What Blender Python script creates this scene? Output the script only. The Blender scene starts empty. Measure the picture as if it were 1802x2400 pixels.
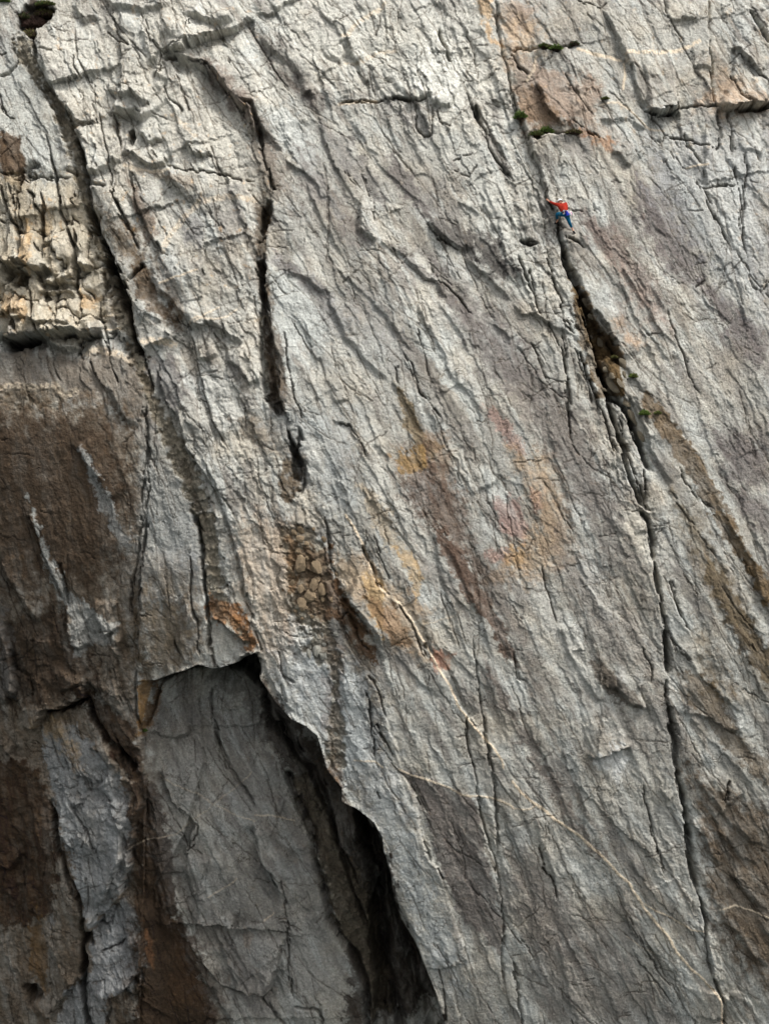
import bpy, bmesh, math, random, time
import numpy as np
from mathutils import Vector, Matrix
T0 = time.time()
scene = bpy.context.scene
R = math.radians
# ------------------------------------------------------------------ camera, sky, sun, exposure
CAMD = 90.0                         # metres from the reference plane of the cliff
PPM = 50.0                          # photograph pixels per metre on that plane
cam_d = bpy.data.cameras.new('camera'); cam = bpy.data.objects.new('camera', cam_d)
scene.collection.objects.link(cam); scene.camera = cam
cam.location = (0, -CAMD, 0); cam.rotation_euler = (R(90), 0, 0)
cam_d.sensor_fit = 'VERTICAL'; cam_d.angle = 2 * math.atan(24.0 / CAMD)
cam_d.clip_start = 1; cam_d.clip_end = 5000
SUN_EL, SUN_AZ = R(56), R(50)       # azimuth measured from the camera's side towards the right
world = bpy.data.worlds.new('World'); scene.world = world; world.use_nodes = True
wn = world.node_tree.nodes; wl = world.node_tree.links; wn.clear()
sky = wn.new('ShaderNodeTexSky'); sky.sky_type = 'NISHITA'; sky.sun_disc = False
sky.sun_elevation = SUN_EL; sky.sun_rotation = math.pi - SUN_AZ
sky.air_density = 1.0; sky.dust_density = 4.0
hs = wn.new('ShaderNodeHueSaturation'); hs.inputs['Saturation'].default_value = 0.16
bg = wn.new('ShaderNodeBackground'); bg.inputs['Strength'].default_value = 0.125
wo = wn.new('ShaderNodeOutputWorld')
wl.new(sky.outputs[0], hs.inputs['Color']); wl.new(hs.outputs[0], bg.inputs['Color']); wl.new(bg.outputs[0], wo.inputs[0])
sl = bpy.data.lights.new('sun', 'SUN'); so = bpy.data.objects.new('sun', sl); scene.collection.objects.link(so)
sl.energy = 1.6; sl.angle = R(13); sl.color = (1.0, 0.965, 0.91)
sd = Vector((math.sin(SUN_AZ) * math.cos(SUN_EL), -math.cos(SUN_AZ) * math.cos(SUN_EL), math.sin(SUN_EL)))
so.rotation_euler = sd.to_track_quat('Z', 'Y').to_euler(); so.location = (30, -60, 60)
vs = scene.view_settings
vs.view_transform = 'Standard'; vs.look = 'None'; vs.gamma = 1; vs.use_curve_mapping = False; vs.exposure = 0.99

# ------------------------------------------------------------------ noise toolbox (numpy)
f32 = np.float32
rs = np.random.RandomState(11)
ANG = rs.rand(256, 256).astype(f32) * 2 * math.pi
GX, GY = np.cos(ANG), np.sin(ANG)
RT = rs.rand(8, 256, 256).astype(f32)
def gnoise(x, y):
    xi = np.floor(x); yi = np.floor(y); fx = x - xi; fy = y - yi
    a = xi.astype(np.int32) & 255; b = yi.astype(np.int32) & 255; a1 = (a + 1) & 255; b1 = (b + 1) & 255
    u = fx * fx * fx * (fx * (fx * 6 - 15) + 10); v = fy * fy * fy * (fy * (fy * 6 - 15) + 10)
    n00 = GX[b, a] * fx + GY[b, a] * fy; n10 = GX[b, a1] * (fx - 1) + GY[b, a1] * fy
    n01 = GX[b1, a] * fx + GY[b1, a] * (fy - 1); n11 = GX[b1, a1] * (fx - 1) + GY[b1, a1] * (fy - 1)
    x0 = n00 + u * (n10 - n00); x1 = n01 + u * (n11 - n01)
    return (x0 + v * (x1 - x0)) * 1.5
def fbm(x, y, o=4, g=0.5, ridge=False):
    s = 0; a = 1.0; t = 0
    for i in range(o):
        n = gnoise(x * 2.03 ** i + 17.3 * i, y * 2.03 ** i + 9.1 * i)
        if ridge: n = 1 - 2 * np.abs(n) * 1.3
        s = s + n * a; t += a; a *= g
    return s / t
def sst(a, b, x):
    t = np.clip((x - a) / (b - a), 0, 1); return t * t * (3 - 2 * t)
def rot(x, y, deg):                 # u runs along a line falling to the right at deg below horizontal, v across it
    c, s = math.cos(R(deg)), math.sin(R(deg)); return x * c + y * s, -x * s + y * c
def cells(u, v, seed=0, jit=0.85):
    """nearest and second nearest feature: returns F1, F2, du, dv, hash index"""
    ui = np.floor(u); vi = np.floor(v)
    F1 = np.full(u.shape, 9, f32); F2 = F1.copy(); DU = np.zeros_like(F1); DV = DU.copy(); ID = np.zeros(u.shape, np.int32)
    for dj in (-1, 0, 1):
        for di in (-1, 0, 1):
            a = (ui + di).astype(np.int32) + seed * 31; b = (vi + dj).astype(np.int32) + seed * 57
            ha = a & 255; hb = b & 255
            cx = ui + di + 0.5 + (RT[0, hb, ha] - .5) * jit; cy = vi + dj + 0.5 + (RT[1, hb, ha] - .5) * jit
            du = u - cx; dv = v - cy; d = np.sqrt(du * du + dv * dv)
            n = d < F1
            F2 = np.where(n, F1, np.minimum(F2, d)); F1 = np.where(n, d, F1)
            DU = np.where(n, du, DU); DV = np.where(n, dv, DV); ID = np.where(n, hb * 256 + ha, ID)
    return F1, F2, DU, DV, ID
def facet(u, v, seed=0, tilt=0.7, k=0.35, mode=1, off=0.3):
    """continuous faceted relief: upper (mode 1) or lower (mode -1) envelope of tilted caps"""
    ui = np.floor(u); vi = np.floor(v); best = None
    for dj in (-1, 0, 1):
        for di in (-1, 0, 1):
            ha = ((ui + di).astype(np.int32) + seed * 31) & 255; hb = ((vi + dj).astype(np.int32) + seed * 57) & 255
            du = u - (ui + di + 0.5 + (RT[0, hb, ha] - .5) * .9); dv = v - (vi + dj + 0.5 + (RT[1, hb, ha] - .5) * .9)
            h = (RT[2, hb, ha] - .5) * off + (RT[3, hb, ha] - .5) * tilt * du + (RT[4, hb, ha] - .5) * tilt * dv
            h = h - mode * k * (du * du + dv * dv)
            best = h if best is None else (np.maximum(best, h) if mode > 0 else np.minimum(best, h))
    return best

# ------------------------------------------------------------------ what was measured on the photograph
# first field: where the numbers were read (column, row of a 600 px tile at 2.768x, or F for the whole picture)
def conv(tile, s):
    P = []
    for q in s.split():
        x, y = q.split(','); x = float(x); y = float(y)
        if tile == 'F': P.append((x * 1.0849, y * 1.0849))
        elif tile in 'ABCD': P.append(((901 if tile in 'BD' else 0) + x * .5425, (1200 if tile in 'CD' else 0) + y * .5425))
        else: P.append((600 * int(tile[0]) + x * .3612, 600 * int(tile[1]) + y * .3612))
    return np.array(P, f32)
# S height step_width recover_low recover_high side : a step in the rock (low side is left/below when read downwards)
# K half_width depth : an open crack
LINES = '''
C S .35 8 40 50 1|640,930 700,955 760,962 820,940 830,830
C S .5 6 60 60 1|700,1080 720,1150 750,1250 830,1300 860,1340 820,1450 810,1540
C S .6 8 60 60 1|1110,1330 1120,1450 1160,1520 1200,1600 1260,1700
C K 3 .3|930,940 1000,1100 1110,1270
C K 3 .35|900,760 930,900 960,1010
C S .7 8 60 60 -1|1222,1830 1210,1900 1190,1960 1150,2060 1050,2060
C S .5 8 60 60 1|780,1770 860,1900 960,2020 1100,2060
C K 3.5 .6|1110,760 1160,900 1240,1000 1330,1130 1400,1290 1480,1450 1560,1620
C K 4 .6|1180,880 1290,1050 1400,1230 1450,1400 1520,1600 1600,1850
C S .5 6 40 60 -1|1500,1300 1560,1450 1600,1620 1620,1800
C S .5 10 60 60 1|1560,260 1500,420 1600,520 1661,640
C S .35 6 40 60 1|380,1000 480,1060 470,1150 420,1200
C S .4 6 40 60 1|330,1130 400,1150 410,1200 330,1260
C S .4 6 40 60 -1|540,1370 530,1480 480,1600 380,1800
C S .4 6 40 60 1|560,1150 600,1250 560,1330
A K 3.5 .6|80,850 85,1000 90,1110
A K 3.5 .6|190,890 180,1000 195,1120
A K 3.5 .5|320,990 330,1150 330,1250
A K 3 .5|100,760 70,850 60,930
A K 3 .5|245,760 260,900 290,1000 325,1080
A K 3 .5|0,800 30,900 80,1000
A K 3 .5|130,1250 140,1340 165,1440
A K 3 .5|250,1250 240,1330 255,1400
A K 3 .5|60,1260 50,1360 70,1440
A S 1.2 8 40 90 1|0,1118 40,1132 85,1115 150,1160 205,1150 240,1195
A S .9 8 40 60 1|190,1205 240,1222 300,1190 328,1185
A S .8 8 40 60 1|330,1140 380,1150 412,1090
A S .6 8 30 50 1|125,1375 180,1400 250,1388 330,1400
A S .6 8 30 50 1|0,1335 60,1375 120,1360
B K 2.5 .4|880,1420 960,1700 1000,1850
B K 2.5 .4|1010,1800 1060,2000 1140,2212
B K 2.5 .4|840,1500 880,1640 960,1830 1000,1960
B K 2 .3|700,1380 780,1560 800,1750 800,1900
B S .5 4 30 40 1|940,1560 1000,1660 1060,1740
B S .5 4 30 40 -1|960,1560 1040,1640 1100,1740 1130,1860
B S .5 4 30 40 1|1060,1700 1100,1800 1150,1900
00 S .6 5 50 60 1|210,270 240,400 280,490 350,600 420,690 480,790 500,870 530,960 560,1100 580,1250 620,1430 660,1560 690,1661
00 S .35 5 50 40 -1|90,260 120,380 180,470 280,600 350,730 400,850 440,950 470,1100 500,1200 540,1300 600,1500 640,1661
00 K 5 .8|215,280 245,400 290,500 360,610
00 K 6 1.0|500,860 530,960 560,1100 580,1250 620,1430 660,1560 690,1661
00 S .45 9 30 70 1|440,680 500,780 560,790 630,800 640,740
00 S .5 10 40 80 1|590,1110 640,1130 720,1090 770,1030
00 S .9 22 60 70 1|740,710 820,725 880,705 920,750 955,795
00 S .4 12 40 80 1|700,0 740,50 830,40 920,75 1060,60 1085,20
00 S .8 8 60 60 1|1060,390 1090,350 1200,340 1210,290 1250,300 1380,250 1500,220 1560,200 1600,160 1661,110
00 K 5 .6|1070,400 1100,395 1150,385
00 S .45 14 40 50 1|1200,130 1240,100 1330,150 1420,180 1510,150 1500,90
00 S .9 22 60 90 1|1090,400 1150,370 1220,390 1350,430 1400,480 1480,570 1560,660 1620,720 1650,840 1661,900
00 K 2.5 .3|1220,400 1350,435 1400,500 1500,640 1600,760
00 K 2 .2|930,80 970,200 1000,300 1050,350 1060,400 1040,480 1000,540
00 K 2 .2|730,60 750,170 800,260 850,300
00 K 2 .2|690,200 760,260 850,300
00 K 2 .2|480,370 500,460 530,510
00 K 3 .25|270,335 360,345
00 S .25 10 30 40 1|690,570 760,610 830,640 850,600
00 S .4 15 30 40 1|850,590 900,640 980,700
00 S .35 8 30 50 1|930,860 950,910 1000,920 1060,900
00 S .45 10 40 60 1|800,980 870,1000 920,1040 1000,1080 1070,1070 1080,1010
00 K 2.5 .25|1080,1070 1160,1100 1240,1120 1400,1130 1540,1160 1661,1180
00 S .4 10 40 60 1|1220,930 1260,990 1310,1010 1390,995
00 S .4 24 50 60 1|1080,1080 1140,1180 1220,1250 1290,1330
00 K 2 .2|1080,560 1120,660 1200,740
00 K 2 .2|1150,500 1210,650 1230,740
00 K 6 .7|855,830 865,905
00 K 3 .3|845,910 850,960
00 K 4 .4|570,1110 600,1200 640,1210 690,1210
00 K 2.5 .3|730,740 760,860 790,970
00 K 2.5 .3|650,740 670,870 720,1040 730,1150 750,1300 800,1420
00 K 3 .3|850,1120 880,1300 930,1440 1000,1560 1060,1661
00 K 4 .4|760,1300 800,1420 880,1560 910,1630
00 S .3 20 40 40 1|870,1250 930,1400 1010,1540 1080,1661
00 K 2.5 .25|0,600 20,700 60,760 100,780
00 K 3 .3|0,1110 60,1130 160,1120 220,1150 340,1160 470,1150
00 K 2.5 .25|300,860 340,1000 370,1160 390,1330 430,1450 480,1640
00 K 3 .35|60,1200 100,1400 120,1661
00 K 3 .35|270,1240 300,1350 260,1500 270,1661
00 K 3 .3|0,500 60,480 120,410 100,300
00 K 2 .2|0,360 60,340
00 K 3 .4|0,1430 40,1450
00 K 2 .15|610,540 620,700 650,800
00 K 2 .15|500,200 520,400 600,560
00 S .3 12 30 60 1|480,20 560,130 640,110
00 S .3 18 40 60 1|960,390 1040,370 1050,430 1010,520
10 S .6 8 50 60 1|0,100 90,110 130,90 180,30 250,20 300,0
10 S .7 25 50 90 1|50,230 90,310 180,370 240,430 310,500 330,600 410,625
10 S .35 6 40 50 1|370,30 420,90 480,150 530,210 580,260
10 S .45 12 30 50 1|430,330 480,370 530,400 570,360 560,290
10 S .4 18 30 40 1|560,250 600,300 650,390 700,370
10 K 2 .2|800,100 790,200 770,240
10 K 2.5 .3|540,690 620,670 780,665 900,640 1050,660 1120,640
10 S .45 8 40 60 1|800,665 870,655 920,630 990,650 1060,660
10 S .6 22 50 70 1|860,480 910,540 970,600 1030,650 1080,630 1110,590
10 S .7 12 50 80 1|1120,590 1150,650 1190,685 1240,690 1290,610 1310,540
10 S .6 15 40 60 1|1500,560 1530,640 1580,670 1620,610 1635,500
10 K 4 .4|1180,180 1200,240 1240,340 1260,400
10 K 3 .35|1360,600 1420,720 1440,790 1480,850 1510,960 1560,1040 1661,1170
10 K 5 .5|1400,690 1440,780
10 K 3 .3|1550,0 1560,120 1580,250 1600,380 1635,480 1650,600 1661,700
10 K 2.5 .2|1040,670 1040,830 1090,890 1140,880 1150,700
10 S .4 7 50 70 1|390,790 430,860 470,960 500,1050 560,1160 620,1260 690,1330
10 S .7 24 60 80 1|0,770 60,850 120,910 190,970
10 S .45 8 40 70 1|190,1040 240,1080 310,1110 370,1160 410,1220 440,1300
10 S .7 16 50 90 1|690,1300 680,1400 680,1470 730,1530 790,1560
10 S .4 10 50 70 1|800,1560 860,1600 930,1640 990,1661
10 S .35 9 40 60 1|330,1180 360,1270 420,1400 470,1500 530,1600 570,1661
10 K 1.8 .15|700,1150 760,1330 775,1450
10 S .35 10 40 50 1|610,780 680,860 730,960 820,1030
10 S .9 26 60 60 1|1110,1440 1180,1500 1260,1560 1330,1600 1400,1570
10 K 2.5 .25|1100,1440 1120,1480 1180,1540 1270,1600 1330,1630
10 K 1.8 .15|1280,1050 1340,1020 1400,1000
10 K 1.8 .15|1280,1100 1380,1150 1430,1070
10 S .3 14 40 60 1|930,690 960,800 1000,900 1060,1000 1100,1080
10 S .35 12 40 40 1|860,770 900,900 960,1000
10 K 2 .2|1180,700 1190,800 1270,830
10 S .3 10 40 40 1|1360,880 1390,940 1450,960
11 S 1.0 4 60 70 1|60,0 70,100 65,250 90,400 110,520 150,650 160,800 165,960 200,1040 260,1110
11 K 4 .7|50,0 45,250 30,450 35,600 45,800 60,920 150,1040
11 K 5 .5|270,1110 290,1180 250,1290 320,1380 310,1480 270,1560
11 S .5 8 40 60 1|290,1180 270,1290 330,1330 310,1480
11 S .55 18 60 90 1|100,30 180,60 230,110 320,130 400,190 480,250 490,310 540,420 580,520 640,570 690,640 730,690 800,760 880,810
11 S .2 6 60 60 -1|220,130 310,240 400,340 470,410 490,490
11 S .35 5 40 80 1|880,810 940,880 990,960 1030,1050 1090,1160
11 K 2 .2|910,700 915,800 930,840
11 K 2.5 .25|960,620 1000,700 1060,880 1130,960 1200,1060
11 S .35 10 50 70 1|480,60 560,110 640,180 700,230 770,310 850,380 900,440 940,520 1010,600 1030,640
11 S .55 16 50 60 1|960,0 1040,80 1110,140 1170,160 1240,280
11 K 2 .2|1140,60 1170,140 1250,210 1330,290 1400,380
11 S .7 14 50 80 1|1370,0 1440,80 1520,150 1600,230 1661,280
11 S .35 8 40 60 1|1540,440 1600,490 1661,550
11 S .35 12 40 50 1|1060,280 1070,380 1120,450 1160,520 1200,600 1260,680
11 S .3 9 40 40 1|1190,290 1200,330 1250,380 1290,460 1340,540 1380,620
11 K 1.8 .15|1040,460 1080,600 1110,740 1140,880
11 S .25 8 30 40 1|1380,480 1410,560 1480,620
11 S .25 12 30 40 1|1310,1060 1360,1180 1420,1270
11 K 2.5 .25|180,480 200,580 200,720 240,830 250,930 290,1010 290,1080
11 K 2 .2|530,1090 600,1100 650,1160 690,1240 720,1310
11 S .15 6 20 20 1|380,590 390,650 430,670
11 S .3 16 50 60 1|1180,600 1300,800 1400,900 1480,1060
11 S .25 12 40 60 1|480,1050 600,1100 700,1240 760,1330
01 S .7 18 40 60 1|0,30 60,50 130,60 200,80 290,90 330,60
01 S .6 12 30 40 1|490,60 570,80 600,60
01 K 14 .8|90,150 140,180
01 S .8 14 40 50 1|270,200 330,240 400,200 490,215
01 S .5 12 30 40 1|0,340 60,360 120,340 180,360
01 S 2.0 12 70 60 1|0,520 100,540 190,530 240,480 330,500 420,470 560,500 650,460
01 K 12 1.0|0,560 60,570 130,560 230,545
01 S .8 12 50 50 1|250,490 330,560 430,590 500,560
01 K 3.5 .4|490,0 490,220 520,250 530,400
01 K 3.5 .4|430,50 400,180
01 K 3 .4|120,70 130,160
01 K 3 .35|660,80 690,200 650,280 650,400 690,560 720,660
01 S .9 5 60 60 1|690,0 760,150 820,300 850,370 880,480 910,610 940,660
01 K 9 1.6|695,0 750,140 800,260 845,360
01 K 6 1.2|845,360 870,480 900,600 930,650
01 K 3 .4|940,660 960,760 1000,880
01 S .45 4 40 50 -1|990,310 1060,440 1110,500 1130,570
01 S .5 5 30 50 -1|870,310 920,290 990,310
01 K 2.5 .25|1130,350 1180,430 1230,470 1260,600 1290,700 1310,850 1360,980 1390,1100 1480,1240
01 S .3 8 40 60 1|1130,350 1180,430 1230,470 1260,600 1290,700 1310,850 1360,980 1390,1100 1480,1240
01 K 3 .35|1030,700 1040,860 1090,970 1150,1060 1190,1200 1240,1300 1300,1380 1370,1480 1440,1630
01 S .35 6 40 60 1|1030,700 1040,860 1090,970 1150,1060 1190,1200 1240,1300 1300,1380 1370,1480 1440,1630
01 S .35 10 40 50 1|1280,650 1350,660 1400,640 1380,590
01 S .35 8 30 50 1|1480,680 1560,720 1640,850
01 K 3 .3|935,870 945,1080 965,1200 950,1350 930,1500 920,1640
01 K 2 .2|960,1200 975,1450 950,1661
01 K 2.5 .25|580,660 620,790
01 K 2.5 .25|700,640 740,740 760,820
01 S .25 12 40 60 1|580,680 640,800 740,880 820,1040 880,1100
01 S .3 6 40 50 -1|880,740 930,860 935,1000 880,1110
01 S .3 16 50 50 1|500,1200 560,1320 640,1440 720,1600
01 S .5 14 40 40 1|1110,470 1090,500
01 K 4 .5|840,160 940,60
01 S .5 14 50 60 1|1000,120 1040,220 1130,290 1220,400 1290,520
01 S .4 14 40 60 1|1220,470 1380,420 1500,520 1600,560
20 K 3 .35|570,60 620,160 680,270 735,370 770,480 810,590 840,690 870,730
20 S .4 5 50 70 1|570,60 620,160 680,270 735,370 770,480 810,590 840,690 870,730
20 K 2 .2|410,20 500,40 570,60 610,10
20 S 1.0 12 50 60 1|870,730 940,725 1000,715 1085,705
20 K 2.5 .3|1085,705 1200,700 1330,690
20 K 2 .2|970,0 1000,120 1060,210 1110,290
20 S .25 8 30 40 1|1000,150 1100,130 1200,130
20 K 3 .45|1270,0 1275,150 1270,270 1280,430 1290,560 1300,680
20 S .3 5 30 40 -1|1270,0 1275,150 1270,270 1280,430 1290,560 1300,680
20 S 1.1 9 60 60 1|1330,680 1400,710 1450,700 1540,680 1661,690
20 S .5 4 40 60 1|1400,320 1480,340 1520,380 1560,440 1610,490
20 K 5 .5|1530,80 1580,150 1620,220 1661,290
20 K 2.5 .3|0,370 40,440 100,490
20 S .5 4 50 60 1|140,540 185,600 205,680 230,730 290,780 330,840
20 K 4 .5|0,335 180,325 280,335 400,300
20 S .3 6 40 60 -1|0,335 180,325 280,335 400,300
20 S .25 8 30 40 1|560,770 680,780 760,770 870,850
20 K 2 .2|900,740 960,830 980,890 970,940
20 K 2 .2|390,780 450,840 560,900
20 K 3 .35|1400,720 1410,880 1430,1000
20 K 3 .3|1110,860 1130,950 1180,1000 1230,1060
20 K 3 .35|1330,700 1340,900 1320,980
20 K 2.5 .3|980,880 1100,900 1200,940 1310,960
20 K 2.5 .25|1500,970 1510,1100 1500,1300 1490,1500 1510,1661
20 K 2.5 .25|1430,1080 1470,1250 1480,1400 1460,1500
20 K 2 .25|1230,1080 1240,1160
20 K 2.5 .25|1190,1160 1260,1300 1330,1450 1400,1600
20 K 2.5 .25|1210,1220 1440,1200
20 K 3 .3|55,1555 110,1580 155,1575
20 K 3 .5|0,600 20,700 60,800 90,880 130,1010 180,1130 210,1220 230,1300 290,1400
20 K 3.5 .8|290,1400 310,1500 330,1600 340,1661
20 S .4 4 60 60 1|0,600 20,700 60,800 90,880 130,1010 180,1130 210,1220 230,1300 290,1400 310,1500 330,1600 340,1661
20 K 2.5 .3|350,1540 420,1570 470,1600
20 S .3 6 40 50 1|640,980 700,1010 760,1080
20 K 1.8 .15|330,490 400,600 470,700 520,760
20 K 2.5 .3|1400,490 1460,600 1550,700
20 K 2 .2|1580,480 1661,560
20 K 4 .4|120,870 160,900 240,860 420,880
20 S .3 4 40 50 -1|120,870 160,900 240,860 420,880
21 K 4 1.0|320,0 365,110 430,240
21 K 5 1.0|430,240 480,400 520,560 550,700
21 K 5 1.0|560,720 600,850 640,930 700,970 760,990
21 K 5 .9|620,930 650,1050 690,1170 720,1240 740,1380 790,1500 860,1640
21 K 5 .9|740,980 790,1100 830,1250 870,1340 900,1400
21 K 2.5 .4|860,1390 870,1650
21 S .8 4 60 80 1|380,60 440,200 520,330 620,450 650,560 700,640 720,700
21 K 4 .6|650,540 690,640 715,700
21 S .4 10 60 60 -1|340,100 430,300 500,500 560,740 620,940 690,1170 740,1300 860,1640
21 K 2.5 .3|30,0 80,120 150,270 180,380
21 K 2 .25|110,80 150,260
21 K 2.5 .3|220,0 260,160 320,300 330,420 400,500
21 S .4 10 40 60 1|0,310 60,370 150,370 220,420 270,460 400,500
21 K 3 .3|330,480 340,600 350,750 355,900 370,1050 380,1180
21 K 2 .2|120,560 200,720 240,830
21 K 2 .2|400,600 480,800 520,950
21 S .3 8 40 50 1|720,700 780,780 870,880 930,910
21 K 2 .2|990,350 1050,520 1120,660 1150,780 1220,900
21 S .25 14 50 60 1|890,180 960,300 1000,380
21 K 1.8 .15|870,510 980,512
21 K 2 .2|1070,1360 1120,1470 1180,1550 1300,1640
21 S .4 10 40 40 1|880,1130 900,1250 990,1400 1050,1480
21 S .4 8 40 40 1|790,900 850,1000 880,1100
21 S .3 6 40 50 -1|870,1050 960,1080 1100,1180 1200,1290 1340,1560
21 K 3 .3|1240,160 1180,210
21 K 1.8 .15|1661,150 1600,240 1560,200 1500,30
21 S .25 14 60 60 1|700,60 830,280 920,420 1000,560
22 K 6 1.0|830,0 870,60 900,160 915,300
22 K 4 .6|915,300 930,440 960,560 990,750
22 K 6 .9|990,750 1000,900 1005,980 1010,1050
22 K 3 .5|990,1080 1000,1200 1010,1260
22 K 7 1.0|1010,1260 1030,1350 1055,1500 1060,1661
22 S .4 5 60 60 1|1000,1100 1000,1200 1030,1350 1055,1500 1060,1661
22 S .35 16 60 80 -1|1140,150 1240,290 1330,430 1430,700 1560,880 1661,1000
22 K 2.5 .25|1020,440 1050,560 1100,680 1150,760
22 K 2 .2|1000,760 1060,860 1160,980
22 S .3 20 50 60 -1|160,330 380,400 480,470 580,610 720,720 850,790
22 S .25 5 20 30 1|390,905 430,900 470,880
22 S .7 16 40 60 1|620,1110 700,1160 770,1230 850,1265 880,1240
22 S .8 12 50 70 1|490,1555 520,1590 580,1590 650,1560 770,1510
22 K 2 .2|180,350 230,520 300,720
22 K 2.5 .2|10,920 40,1080 100,1110
22 S .3 12 40 50 1|1060,850 1160,980 1220,1060 1330,1160 1500,1300
22 S .3 6 50 60 1|1380,20 1440,130 1560,330 1620,560 1661,580
22 S .3 16 50 60 1|300,720 380,920 480,1100 600,1250
22 S .35 16 50 60 1|1040,1280 1200,1300 1380,1400 1500,1430
22 S .25 12 40 60 1|460,1370 490,1480 540,1560
22 K 2 .2|830,860 900,1000 900,1100
12 K 3 .3|440,40 460,110 470,200 490,350 540,430
12 S .6 16 50 80 1|540,430 580,530 650,620 720,700 780,790 850,900
12 K 3 .3|560,560 630,650 700,730 780,860
12 K 2 .2|550,700 600,630
12 K 3 .3|600,660 650,760 680,870 760,910
12 S .5 12 60 80 -1|490,770 560,820 640,930 710,1020 720,1080 790,1150 810,1260 850,1400 890,1500 940,1661
12 K 3.5 .35|690,210 740,340 780,450 820,500
12 K 2.5 .25|930,590 1010,730 1060,850 1100,950
12 K 5 .5|1090,855 1102,885
12 K 1.8 .15|770,150 790,250 830,330 870,440
12 K 2.5 .3|770,1370 820,1460 870,1540 885,1590
12 K 2.5 .3|1360,1340 1370,1480 1410,1661
12 K 2 .2|730,1060 810,1200 840,1330
12 S .25 16 50 60 1|1160,80 1200,400 1260,550 1300,700 1380,940
12 S .25 16 50 60 1|1250,200 1380,520 1480,720 1560,1000
12 S .3 9 50 40 -1|700,200 760,400 850,540 930,590 1040,760 1190,1030 1300,1240 1440,1420 1590,1600
12 S .4 10 40 60 1|60,920 80,1040 160,1180 260,1300
12 K 3 .3|150,900 180,1050 250,1100
12 K 2 .2|0,760 40,900
12 K 2.5 .3|720,1150 740,1300 760,1500 770,1600
13 K 3 .3|1410,0 1440,130 1440,230 1480,400 1540,560 1570,720 1600,960 1610,1060 1590,1200 1610,1400
13 S .25 12 50 60 -1|1410,0 1440,130 1440,230 1480,400 1540,560 1570,720 1600,960
13 S .6 16 60 90 -1|940,20 1000,150 1060,400 1090,500 1140,600 1190,680 1220,750
13 S .35 16 60 80 -1|1220,750 1280,1000 1350,1220
13 K 3 .3|1080,470 1140,600
13 K 2.5 .3|1170,640 1210,720
13 K 2.5 .25|785,150 800,200
13 K 2.5 .25|170,700 210,1000 215,1300 250,1500
13 S .5 10 40 60 1|0,1440 90,1435 120,1340 130,1290
13 S .4 8 30 40 1|100,1290 150,1300 210,1275
13 S .4 16 50 50 1|0,350 40,450 50,560 110,650 160,760
13 S .4 10 40 60 -1|520,300 570,430 620,560 690,720 770,800 790,960 860,1150 900,1400 960,1661
13 K 5 .8|700,400 740,600 770,700
13 K 3 .35|250,1530 400,1560 450,1661
13 K 3 .35|30,1450 200,1661
13 S .35 10 40 50 1|1100,1290 1200,1300 1330,1250 1380,1240
13 K 2.5 .25|1180,1300 1220,1480 1230,1661
13 K 3 .3|960,1120 1000,1300 1010,1450 1080,1661
02 K 3 .3|940,0 930,60 905,160 890,330 860,460 845,600 850,700
02 K 3.5 .4|960,0 945,200 915,400 905,600 900,800 890,900 885,1080 890,1300 930,1430 950,1661
02 S .45 8 80 80 1|945,200 915,400 905,600 900,800 890,900 885,1080
02 K 5 .7|1250,0 1300,130 1310,330 1330,480 1345,600 1360,720 1350,900
02 K 3.5 .4|1440,0 1510,200 1560,380 1600,560 1650,700
02 S .3 5 50 60 1|1440,0 1510,200 1560,380 1600,560 1650,700
02 K 2.5 .25|1230,250 1250,600 1280,720 1300,950
02 S .7 10 30 40 1|1370,680 1440,700 1500,750 1560,820 1640,860
02 S 1.4 7 90 70 1|140,1385 230,1390 290,1270 370,1275 450,1240 540,1190 545,1120 570,1080
02 K 5 .6|290,1290 370,1290 470,1265 530,1215
02 S .4 8 30 50 1|400,1150 480,1120 570,1080
02 S .5 8 30 50 1|430,590 450,720 470,860 520,880 600,830
02 S .5 8 30 50 1|620,560 630,680 690,800 740,760 780,720
02 K 3 .3|390,320 430,480 440,600
02 K 3 .3|180,0 220,110 260,200 280,300 340,420 400,560
02 S .35 10 40 50 1|180,0 220,110 260,200 280,300 340,420 400,560
02 K 5 .7|560,1180 600,1330 690,1460 720,1500 790,1560 810,1661
02 K 3 .3|740,1000 770,1130 800,1250
02 S .5 10 40 50 -1|780,780 760,880 740,1000 770,1130 800,1250
02 K 5 .7|985,1090 1005,1180 990,1280 950,1390
02 S .5 10 30 50 1|0,1480 60,1560 100,1500
02 K 2 .2|1390,1400 1440,1540 1490,1661
02 S .25 8 20 30 1|1130,1440 1180,1450 1240,1420
02 S .3 16 50 60 1|0,300 60,420 130,520 200,640 280,720
02 S .4 10 30 40 1|240,820 240,900 250,1000
02 K 3 .3|80,900 100,1000 200,1060 240,1200
02 S .6 14 40 40 -1|0,700 80,1000 90,1170 0,1260
02 S .4 10 30 40 1|590,1100 640,1180 760,1270 800,1310
02 S .3 14 40 50 1|1240,560 1170,860 1200,1000
02 K 2.5 .3|1130,840 1170,930
02 K 3 .3|1370,880 1400,1000
02 S .4 14 50 60 -1|560,1330 650,1440 720,1560 740,1661
03 S 1.3 9 120 80 -1|900,130 920,230 870,340 855,480 840,620 800,690 790,815 690,910 610,1010 545,1080
03 K 6 .8|340,200 370,350 400,520 450,680 520,810 545,950 540,1080 550,1250 540,1450 580,1661
03 S 1.1 8 100 60 -1|860,1050 925,1120 930,1260 830,1400 740,1465 600,1455
03 K 8 .8|550,1080 600,1080
03 S .9 9 60 80 1|1010,1010 1150,990 1250,980 1400,990 1510,1005 1500,930
03 S .6 30 100 80 1|1020,100 1030,350 1060,600 1090,800 1100,960
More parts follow.
